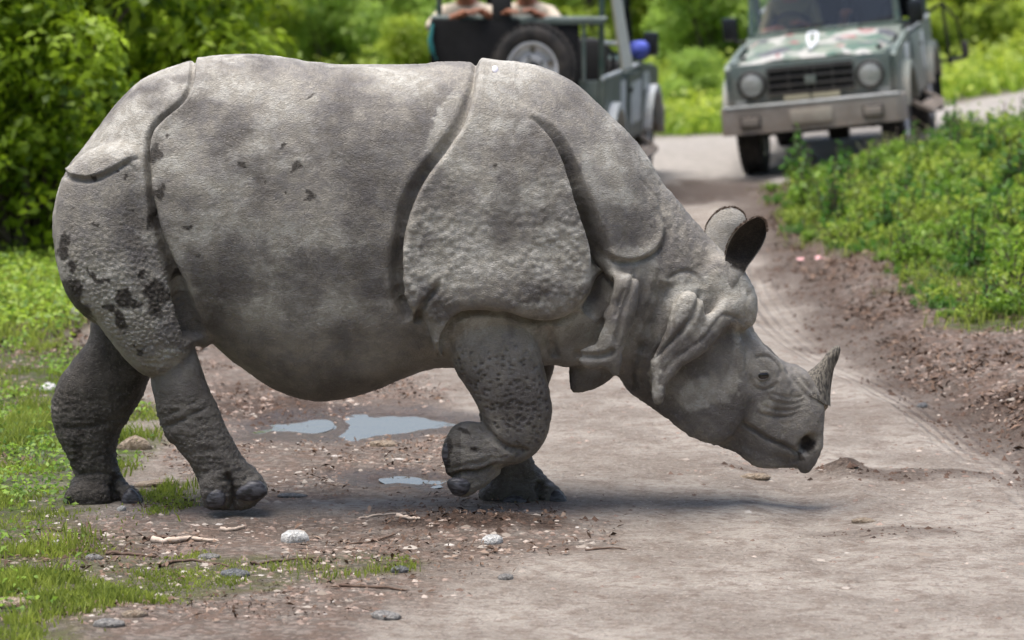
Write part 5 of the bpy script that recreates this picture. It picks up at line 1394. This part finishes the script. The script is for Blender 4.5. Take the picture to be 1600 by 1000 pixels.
# bank plants: low herb mounds
def mound(seed, r, h, n, L, mat, name='leafy_plant', stems=9):
    rg = np.random.default_rng(seed)
    k = 30; ba = rg.uniform(0, 6.283, k); br = np.sqrt(rg.random(k)) * r
    cc = np.stack([np.cos(ba) * br * 1.25, np.sin(ba) * br * 1.25, h * rg.uniform(.35, 1.0, k) * (1.1 - .6 * br / r)], 1); b0 = cc * [.6, .6, 0]
    w = rg.integers(0, k, n); tt = rg.uniform(.12, 1.05, n)[:, None]
    d = rg.normal(size=(n, 3)); d /= np.linalg.norm(d, axis=1)[:, None]
    c = b0[w] * (1 - tt) + cc[w] * tt + d * (.055 - .03 * tt) * [1, 1, .6]; c[:, 2] = np.maximum(c[:, 2], .008)
    nr = d * [1, 1, .4] + rg.normal(size=(n, 3)) * .3 + [0, -.1, .9]
    v, f, t = leaves(c, nr, L * rg.uniform(.6, 1.3, n), L * .55 * rg.uniform(.6, 1.2, n), rg, np.clip(rg.random(n) * .55 + .35 * rg.random(k)[w] + .3 * (tt[:, 0] - .5), 0, 1))
    me = mesh_from(name + '_foliage', v, f, mat, smooth=False, attrs={'tint': t}, link=False)
    V, F = [], []
    for q in range(stems):
        e = cc[q % k] + rg.normal(size=3) * r * .2; a = rg.normal(size=3) * r * .08; a[2] = -.02
        b = len(V); w_ = .006
        for (p) in (a, (a + e) / 2 + rg.normal(size=3) * .02, e):
            for s in range(3):
                V.append((p[0] + w_ * math.cos(s * 2.094), p[1] + w_ * math.sin(s * 2.094), p[2]))
        for l in range(2):
            for s in range(3): F.append((b + l * 3 + s, b + l * 3 + (s + 1) % 3, b + l * 3 + 3 + (s + 1) % 3, b + l * 3 + 3 + s))
    sm = mesh_from(name + '_stem', np.array(V), np.array(F), bark_m, link=False)
    return me, sm
def plant(name, ms, x, y, s, rz, label, group, cat='plant', z=None, parts=('foliage', 'stem')):
    o = empty(name, (x, y, float(height(np.array([x]), np.array([y]))[0]) - .01 if z is None else z), rz); o.scale = (s, s, s)
    tag(o, label, cat, group)
    for nm, me in zip(parts, ms):
        c = link_mesh(nm, me, o)
        if nm == 'foliage': c['kind'] = 'stuff'
    return o
herb2 = leaf_mat('pale_herb_leaf', (.10, .18, .02), (.40, .50, .07)); herb3 = leaf_mat('deep_herb_leaf', (.02, .075, .012), (.12, .28, .03))
mv = [mound(100 + k, (.30, .26, .22, .30, .17)[k], (.24, .34, .18, .26, .38)[k], (1100, 700, 500, 1100, 260)[k], (.046, .06, .05, .038, .055)[k], (herb_m, herb2, herb_m, herb3, herb2)[k]) for k in range(5)]
pr = np.random.default_rng(5)
pts = []
for _ in range(9000):
    x, y = pr.uniform(1.9, 5.2), pr.uniform(3.2, 14.2)
    if x > .155 * (y + 14) + .35: continue
    if soft(GR, np.array([x]), np.array([y]), -.15, .15, .2, 3, 9)[0] < .6 or poly_sd(np.array([x]), np.array([y]), GR)[0] < .05: continue
    if all((x - a) ** 2 + (y - b) ** 2 > .255 ** 2 for a, b in pts) and float(fbm(np.array([x * 1.6]), np.array([y * 1.1]), 0, 2, 88)[0]) > .36: pts.append((x, y))
    if len(pts) > 210: break
for k, (x, y) in enumerate(pts):
    ed = float(poly_sd(np.array([x]), np.array([y]), GR)[0])
    plant('leafy_plant', mv[pr.integers(0, 5)], x, y, pr.uniform(.5, .95) * (.45 + .55 * min(1, ed / .8)), pr.uniform(0, 6.28), 'low leafy green plant massed with others on the right bank', 'low leafy plants covering the right bank')
ep = np.random.default_rng(41); kk = 0
while kk < 60:
    x, y = ep.uniform(-5.2, -1.9), ep.uniform(5.6, 11.5)
    if x < -.16 * (y + 14) - .2 or gdf_(np.array([x]), np.array([y]))[0] < .6: continue
    plant('leafy_plant', mv[ep.integers(0, 5)], x, y, ep.uniform(.5, 1.0) * (.55 + .45 * min(1, (y - 5) / 4)), ep.uniform(0, 6.28), 'leafy green plant growing in the grass at the foot of the left thicket', 'leafy plants at the foot of the left thicket'); kk += 1
# tall uneven weeds: thin branching sprigs above the mass
wv = [mound(150 + k, (.10, .13, .09)[k], (.46, .38, .55)[k], (150, 190, 120)[k], (.07, .055, .06)[k], (herb_m, herb2, herb3)[k], 'tall_weed', 12) for k in range(3)]
wp = np.random.default_rng(31); kk = 0
while kk < 70:
    x, y = wp.uniform(2.0, 5.0), wp.uniform(3.6, 14.0)
    if x > .150 * (y + 14) + .3 or poly_sd(np.array([x]), np.array([y]), GR)[0] < .1: continue
    s_ = wp.uniform(.5, 1.0)
    plant('tall_weed', wv[kk % 3], x, y, s_, wp.uniform(0, 6.28), 'upright leafy weed sticking up above the low plants of the right bank', 'upright weeds on the right bank'); kk += 1
# darker sprig standing above the others by the right jeep
dk = mound(301, .24, .34, 500, .06, leaf_mat('dark_herb_leaf', (.012, .045, .008), (.045, .13, .02)), 'dark_sprig')
x, y = unproj_z(1508, 232, .35); plant('dark_sprig', dk, float(x), float(y), .9, 0, 'dark green sprig rising above the bank plants beside the right jeep', None)
# grey-green dry weeds in front of the bumper
dw = mound(302, .3, .34, 700, .028, leaf_mat('dry_weed_leaf', (.06, .075, .04), (.22, .22, .12)), 'dry_weed', 22)
for u, v, s in ((1395, 252, .8), (1440, 240, 1.0), (1480, 262, .9)):
    x, y = unproj_z(u, v, .25); plant('dry_weed', dw, float(x), float(y), s, u, {1395: 'leftmost grey green dry weed clump under the jeep bumper', 1440: 'middle grey green dry weed clump on top of the right bank', 1480: 'rightmost dry weed clump next to the dark sprig'}[u], 'dry weeds at the top of the right bank')

# bushes
def bush(seed, r, h, n, L, mat, clumps=26, shell=.7):
    rg = np.random.default_rng(seed)
    a = rg.uniform(0, 6.283, clumps); q = np.sqrt(rg.random(clumps)) * r * .75; zz = rg.uniform(.06, .95, clumps) * h
    q = q * np.sqrt(np.clip(1.15 - zz / h, .12, 1))
    cc = np.stack([np.cos(a) * q, np.sin(a) * q, zz], 1); cr = rg.uniform(.20, .40, clumps) * r
    w = rg.integers(0, clumps, n); d = rg.normal(size=(n, 3)); d /= np.linalg.norm(d, axis=1)[:, None]
    rr = cr[w] * (shell + (1.15 - shell) * rg.random(n))
    c = cc[w] + d * rr[:, None] * [1, 1, .8]; c[:, 2] = np.maximum(c[:, 2], .03)
    nr = d + rg.normal(size=(n, 3)) * .5 + [0, 0, .6]
    v, f, t = leaves(c, nr, L * rg.uniform(.6, 1.35, n), L * .5 * rg.uniform(.7, 1.2, n), rg, np.clip(rg.random(n) * .6 + .55 * rg.random(clumps)[w] - .08, 0, 1))
    me = mesh_from('bush_foliage', v, f, mat, smooth=False, attrs={'tint': t}, link=False)
    V, F = [], []
    for k in range(min(clumps, 16)):
        e = cc[k]; s0 = rg.normal(size=3) * .12; s0[2] = -.1; prev = None
        for l in range(5):
            tt = l / 4; p = s0 * (1 - tt) + e * tt + np.array([0, 0, .15 * math.sin(tt * 3.14) * h * .3]) + rg.normal(size=3) * .03
            R0 = .045 * (1 - .8 * tt) * (h / 2.5)
            b = len(V)
            for s in range(5): V.append((p[0] + R0 * math.cos(s * 1.2566), p[1] + R0 * math.sin(s * 1.2566), p[2]))
            if prev is not None:
                for s in range(5): F.append((prev + s, prev + (s + 1) % 5, b + (s + 1) % 5, b + s))
            prev = b
    bm_ = mesh_from('bush_branches', np.array(V), np.array(F), bark_m, link=False)
    return me, bm_
nb_ = [bush(400 + k, 1.5, 3.4, 9000, .15, bush_m, 34) for k in range(3)]
near_spots = [(-3.15, 8.8, .62), (-4.4, 9.6, .9), (-5.6, 10.6, 1.1), (-3.3, 11.0, .95), (-4.6, 12.4, 1.1), (-2.75, 13.0, .80), (-6.2, 13.4, 1.2), (-3.7, 14.8, 1.15), (-5.2, 16.2, 1.3), (-7.6, 11.6, 1.2), (-2.9, 16.4, .9)]
TL = ['small bright bush at the foot of the thicket nearest the rump', 'broad bush cut by the left edge of the frame, front row', 'large bush beyond the left edge of the frame, second row', 'tall bush just behind the small bright one at the left',
      'tall wide bush at the left edge behind the front row', 'rounded bush whose top shows just left of the rhinoceros back', 'large bush far beyond the left edge of the frame', 'tallest bush in the middle of the left thicket', 'very large bush at the back of the thicket by the left edge',
      'outermost large bush left of the frame', 'rear bush of the thicket above the hips of the rhinoceros']
for k, (x, y, s) in enumerate(near_spots):
    plant('bush', nb_[k % 3], x, y, s, k * 1.3, TL[k], 'bushes of the thicket at the left', 'bush', parts=('foliage', 'branches'))
fb = [bush(500 + k, 1.7, 2.6, 9000, .15, (far_m, yel_m, far_m)[k], 30) for k in range(3)]
fs = np.random.default_rng(77)
k = 0
for y0, n, sc in ((23.8, 9, .30), (26.5, 9, .55), (31, 11, .8), (38, 13, .95), (47, 14, 1.1)):
    for q in range(n):
        x = (q + .5 + fs.uniform(-.35, .35)) / n * 2 - 1; x = x * (y0 + 14) * .19; y = y0 + fs.uniform(-1.6, 1.6)
        right = x > .09 * (y + 14)
        plant('bush', fb[1 if (right or fs.random() < .3) else (0, 2)[k % 2]], x, y, sc * fs.uniform(.8, 1.15), fs.uniform(0, 6.28),
              'yellow green bush on the slope beyond the right jeep' if right else 'soft green bush on the far side of the field', 'bushes on the slope at the right' if right else 'bushes at the far side of the field', 'bush', parts=('foliage', 'branches'))
        k += 1
# distant trees
tr = bush(600, 3.2, 5.5, 9000, .34, far_m, 30)
for q in range(18):
    x = (q - 8.5) * 7 + fs.uniform(-2, 2); y = 66 + fs.uniform(-4, 6)
    plant('tree', tr, x, y, fs.uniform(.6, .8), fs.uniform(0, 6), 'rounded green tree in the tree line beyond the field', 'trees of the tree line beyond the field', 'tree', parts=('crown', 'trunk'))

for q in range(15):  # unseen trees added behind the camera to cut low sky light
    a = math.radians(195 + q * 150 / 14 + fs.uniform(-3, 3)); d = fs.uniform(27, 32)
    plant('tree', tr, d * math.cos(a), -6 + d * math.sin(a), fs.uniform(1.5, 2.0), fs.uniform(0, 6), 'tall green tree added unseen behind the camera to block low sky light', 'unseen trees added behind the camera to block low sky light', 'tree', parts=('crown', 'trunk'))
# ---- litter: stones, twigs, leaves
def rock_mesh(seed, name='stone_shape', sub=2):
    bm = bmesh.new(); bmesh.ops.create_icosphere(bm, subdivisions=sub, radius=1)
    for v in bm.verts:
        c = v.co; k = 1 + .35 * (float(fbm(np.array([c.x * 1.3 + seed]), np.array([c.y * 1.3]), np.array([c.z * 1.3]), 3, seed)[0]) - .5) * 2
        v.co = Vector((c.x * k, c.y * k * .8, c.z * k * .5))
    me = bpy.data.meshes.new(name); bm.to_mesh(me); bm.free()
    me.polygons.foreach_set('use_smooth', np.ones(len(me.polygons), bool)); return me
def stone_mat(name, a, b):
    S = NT(name); n = S.noise(S.coord('Object'), 3, 5, .65)
    return S.done(S.mix(S.ramp(n, .35, .65), a, b), .8, S.bump(n, .05))
st_tan = stone_mat('stone_tan', (.30, .22, .15), (.46, .37, .28)); st_grey = stone_mat('stone_grey', (.20, .19, .18), (.40, .38, .36)); st_white = stone_mat('stone_white', (.60, .58, .55), (.85, .84, .82)); st_dark = stone_mat('stone_slate', (.11, .115, .12), (.24, .245, .25))
stones = [(212, 702, .075, .035, .05, st_tan, 'long tan stone half sunk beside the rear feet'), (245, 758, .09, .05, .02, st_tan, 'flat pale stone lying between the two hind feet'), (462, 846, .055, .05, .035, st_white, 'white crumpled stone on the soil below the belly'),
          (769, 850, .042, .04, .028, st_white, 'white rounded stone near the dug soil under the front feet'), (367, 900, .055, .045, .022, st_dark, 'blue grey slate flake in the thin green strip'), (190, 797, .022, .02, .016, st_white, 'tiny white pebble touching the rearmost foot'),
          (18, 948, .075, .06, .03, st_tan, 'broad tan stone in the bottom left grass'), (90, 852, .022, .022, .016, st_white, 'small white pebble at the far left in the grass'), (147, 874, .032, .03, .014, st_grey, 'flat grey stone right of the small white pebble'),
          (325, 873, .045, .03, .014, st_grey, 'thin pale stone behind the slate flake'), (598, 697, .065, .04, .022, st_tan, 'pale buff stone just in front of the large puddle'), (625, 895, .035, .03, .02, st_dark, 'dark brown stone right of the green strip'),
          (130, 495, .07, .05, .05, st_white, 'white stone on the leaf litter behind the rump'), (790, 905, .03, .03, .016, st_grey, 'small grey stone in front of the white rounded stone'), (75, 608, .05, .05, .03, st_white, 'white stone in the grass behind the rear leg'),
          (455, 776, .06, .04, .012, st_dark, 'flat grey slab lying past the hind toes'), (600, 965, .05, .05, .02, st_grey, 'pale grey stone at the bottom edge of the picture'), (170, 980, .05, .04, .02, st_grey, 'grey stone in the bottom left corner soil'), (210, 966, .05, .03, .02, st_tan, 'buff stone beside the corner stone'),
          (1272, 258, .06, .05, .05, st_white, 'small white stone in the grass before the right jeep'), (1440, 632, .028, .028, .02, st_dark, 'lone dark pebble on the right lane of the track'), (1180, 745, .07, .04, .02, st_tan, 'pale crumbled clod under the muzzle'), (1350, 815, .05, .03, .015, st_tan, 'whitish flat stone right of the muzzle')]
for k, (u, v, a, b, c, m, lb) in enumerate(stones):
    me = rock_mesh(k); me.materials.append(m)
    x, y = unproj_z(u, v); x, y = float(x), float(y)
    o = link_mesh('stone', me, None, (x, y, float(height(np.array([x]), np.array([y]))[0]) + c * .15), (0, 0, k * .3 % .5), (a, b / .8, c * 2))
    tag(o, lb, 'stone')
def stick(pts, r, seed):
    P = spline(pts, 5, False); x, y = unproj_z(P[:, 0], P[:, 1]); z = height(x, y) + r * .7
    rg = np.random.default_rng(seed)
    C = [Vector((x[i], y[i], z[i] + rg.normal() * .002)) for i in range(len(x))]
    rr = [r * (1 - .6 * i / len(C)) * rg.uniform(.8, 1.2) for i in range(len(C))]; rr[-1] = r * .15
    return tube_rings(C, rr, rr, (0, 0, 1), 7)
TW = NT('twig'); twn = TW.noise(TW.coord('Object'), 40, 3); tw_d = TW.done(TW.mix(twn, (.05, .03, .02), (.16, .10, .07)), .85)
TP = NT('peeled_twig'); twn = TP.noise(TP.coord('Object'), 40, 3); tw_p = TP.done(TP.mix(twn, (.36, .27, .2), (.62, .52, .44)), .8)
for k, (pts, r, m, lb) in enumerate((
    ([(622, 812), (632, 816), (645, 820), (657, 822)], .010, tw_p, 'short peeled pale twig below the lifted foot'),
    ([(345, 829), (362, 829), (384, 824)], .010, tw_p, 'short pale twig under the hind toes'),
    ([(238, 848), (270, 850), (296, 846), (342, 850)], .014, tw_p, 'forked buff twig left of the white crumpled stone'),
    ([(225, 846), (255, 842), (290, 847)], .010, tw_d, 'dark twig crossing the forked buff twig'),
    ([(165, 868), (200, 868), (250, 873)], .008, tw_d, 'straight dark twig at the edge of the left grass'),
    ([(250, 888), (275, 880), (310, 880), (360, 888)], .007, tw_d, 'thin curved dark twig above the slate flake'),
    ([(392, 884), (430, 880), (500, 874)], .006, tw_d, 'slim brown twig in the thin green strip'),
    ([(530, 918), (580, 920), (640, 925)], .007, tw_d, 'reddish brown twig in front of the green strip'),
    ([(540, 852), (580, 848), (620, 838)], .006, tw_d, 'thin brown twig between the two white stones'),
    ([(560, 812), (600, 806), (650, 804)], .005, tw_p, 'slender straw lying behind the peeled twig'),
    ([(915, 862), (945, 860), (980, 862)], .005, tw_d, 'thin red brown twig on the pale road'),
    ([(100, 490), (125, 485), (150, 492)], .012, tw_p, 'curved dry twig on the leaf litter behind the rump'),
    ([(1195, 585), (1215, 583), (1240, 585)], .004, tw_d, 'fine dark twig on the track beside the horn'))):
    if lb.startswith('fine'): continue
    v, f = stick(pts, r, k); o = mesh_from('twig', v, f, m); tag(o, lb, 'twig')
# gravel chips, crumbs and dead leaves (beyond counting)
def chips(P, n, smin, smax, dens, m, name, seed, tall=.45):
    rg = np.random.default_rng(seed); x, y = scatter(P, n, rg, dens); n = len(x); z = height(x, y)
    s = smin + (smax - smin) * rg.random(n) ** 3
    base = np.array([[1, 0, 0], [.3, .9, 0], [-.8, .6, 0], [-.8, -.6, 0], [.3, -.9, 0], [.1, 0, 1.]]) 
    V = base[None] * (1 + .35 * rg.normal(size=(n, 6, 1))) ; V[:, :, 2] = V[:, :, 2] * tall - .1
    a = rg.uniform(0, 6.28, n); ca, sa = np.cos(a)[:, None], np.sin(a)[:, None]
    X = V[:, :, 0] * ca - V[:, :, 1] * sa; Y = V[:, :, 0] * sa + V[:, :, 1] * ca
    W = np.stack([X * s[:, None] + x[:, None], Y * s[:, None] + y[:, None], V[:, :, 2] * s[:, None] + z[:, None]], 2)
    o = (np.arange(n) * 6)[:, None]
    F = np.concatenate([o + [0, 1, 5], o + [1, 2, 5], o + [2, 3, 5], o + [3, 4, 5], o + [4, 0, 5]])
    ob = mesh_from(name, W.reshape(-1, 3), F, m, smooth=False, attrs={'tint': np.repeat(rg.random(n), 6)}); tag(ob, kind='stuff'); return ob
def tint_mat(name, a, b, c=None, rough=.85):
    S = NT(name); t = S.attr('tint'); cc = S.mix(S.ramp(t, 0, .85, 0, 1, False), a, b)
    if c: cc = S.mix(S.ramp(t, .88, .93), cc, c)
    return S.done(cc, rough, spec=.2)
litf, gdf, drk, wtf = field_at(lit), field_at(gd), field_at(darks), field_at(wet)
NB = np.array([(-3.2, -2.3), (3.6, 4.5)])
chips(NB, 60000, .003, .019, lambda x, y: np.clip(.10 + .9 * litf(x, y) - .6 * wtf(x, y), 0, 1) * sstep(fbm(x * 4, y * 3, 0, 3, 71), .35, .6), tint_mat('gravel_chip', (.12, .08, .062), (.27, .205, .17), (.38, .32, .275)), 'gravel', 1)
chips(np.array([(-2.6, -2.3), (3.4, 2.5)]), 9000, .008, .032, lambda x, y: np.clip(.035 + .6 * litf(x, y) - .8 * wtf(x, y), 0, 1) * sstep(fbm(x * 3, y * 2, 0, 3, 72), .45, .65), tint_mat('pebble', (.20, .165, .135), (.36, .32, .28), (.42, .385, .35)), 'pebbles', 2, .35)
chips(np.array([(-2.6, -2.3), (3.8, 9.)]), 42000, .004, .018, lambda x, y: np.clip(drk(x, y) * 1.1, 0, 1), tint_mat('soil_crumb', (.028, .017, .012), (.09, .055, .04)), 'soil_crumbs', 3, .8)
lrg = np.random.default_rng(9)
def dead(P, n, dens, L, name, seed, m):
    rg = np.random.default_rng(seed); x, y = scatter(P, n, rg, dens); n = len(x)
    c = np.stack([x, y, height(x, y) + rg.uniform(.004, .018, n)], 1)
    v, f, t = leaves(c, np.stack([rg.normal(size=n) * .5, rg.normal(size=n) * .5, np.ones(n)], 1), L * (.35 + 1.6 * rg.random(n) ** 2.5), L * (.15 + .7 * rg.random(n) ** 2), rg, rg.random(n))
    tag(mesh_from(name, v, f, m, smooth=False, attrs={'tint': t}), kind='stuff')
dl = tint_mat('dead_leaf', (.05, .030, .020), (.18, .118, .085), (.27, .20, .155))
dead(np.array([(-3.2, -2.3), (1.2, 5.)]), 42000, lambda x, y: np.clip(litf(x, y) * .8 + .35 * gdf(x, y) - .7 * wtf(x, y), 0, 1) * sstep(fbm(x * 3, y * 3, 0, 3, 73), .38, .6), .024, 'dead_leaves', 21, dl)
dead(np.array([(1.5, .5), (5.5, 14.)]), 60000, lambda x, y: litf(x, y) * (x > 1.5) * (1 - .6 * gdf(x, y)) * (.15 + .85 * sstep(fbm(x * 2.5, y * 2, 0, 3, 76), .42, .58)), .035, 'bank_leaf_litter', 22, dl)
dead(np.array([(-6., 4.2), (-1.6, 7.5)]), 9000, lambda x, y: litf(x, y), .05, 'leaf_litter', 23, dl)
PT = NT('petal'); ptm = PT.done((.62, .33, .33), .7)
for u, v, lb in ((1245, 403, 'fallen pink petal on the bank edge nearer the ears'), (1281, 411, 'fallen pink petal right of the other one'),):
    x, y = unproj_z(u, v, .05); rgp = np.random.default_rng(u); n = 4
    c = np.stack([x + rgp.normal(size=n) * .015, y + rgp.normal(size=n) * .02, height(np.array([x] * n), np.array([y] * n)) + .03], 1)
    vv, ff, _ = leaves(c, rgp.normal(size=(n, 3)) * .4 + [0, -.5, 1], np.full(n, .045), np.full(n, .03), rgp, np.zeros(n))
    tag(mesh_from('petal', vv, ff, ptm), lb, 'petal')
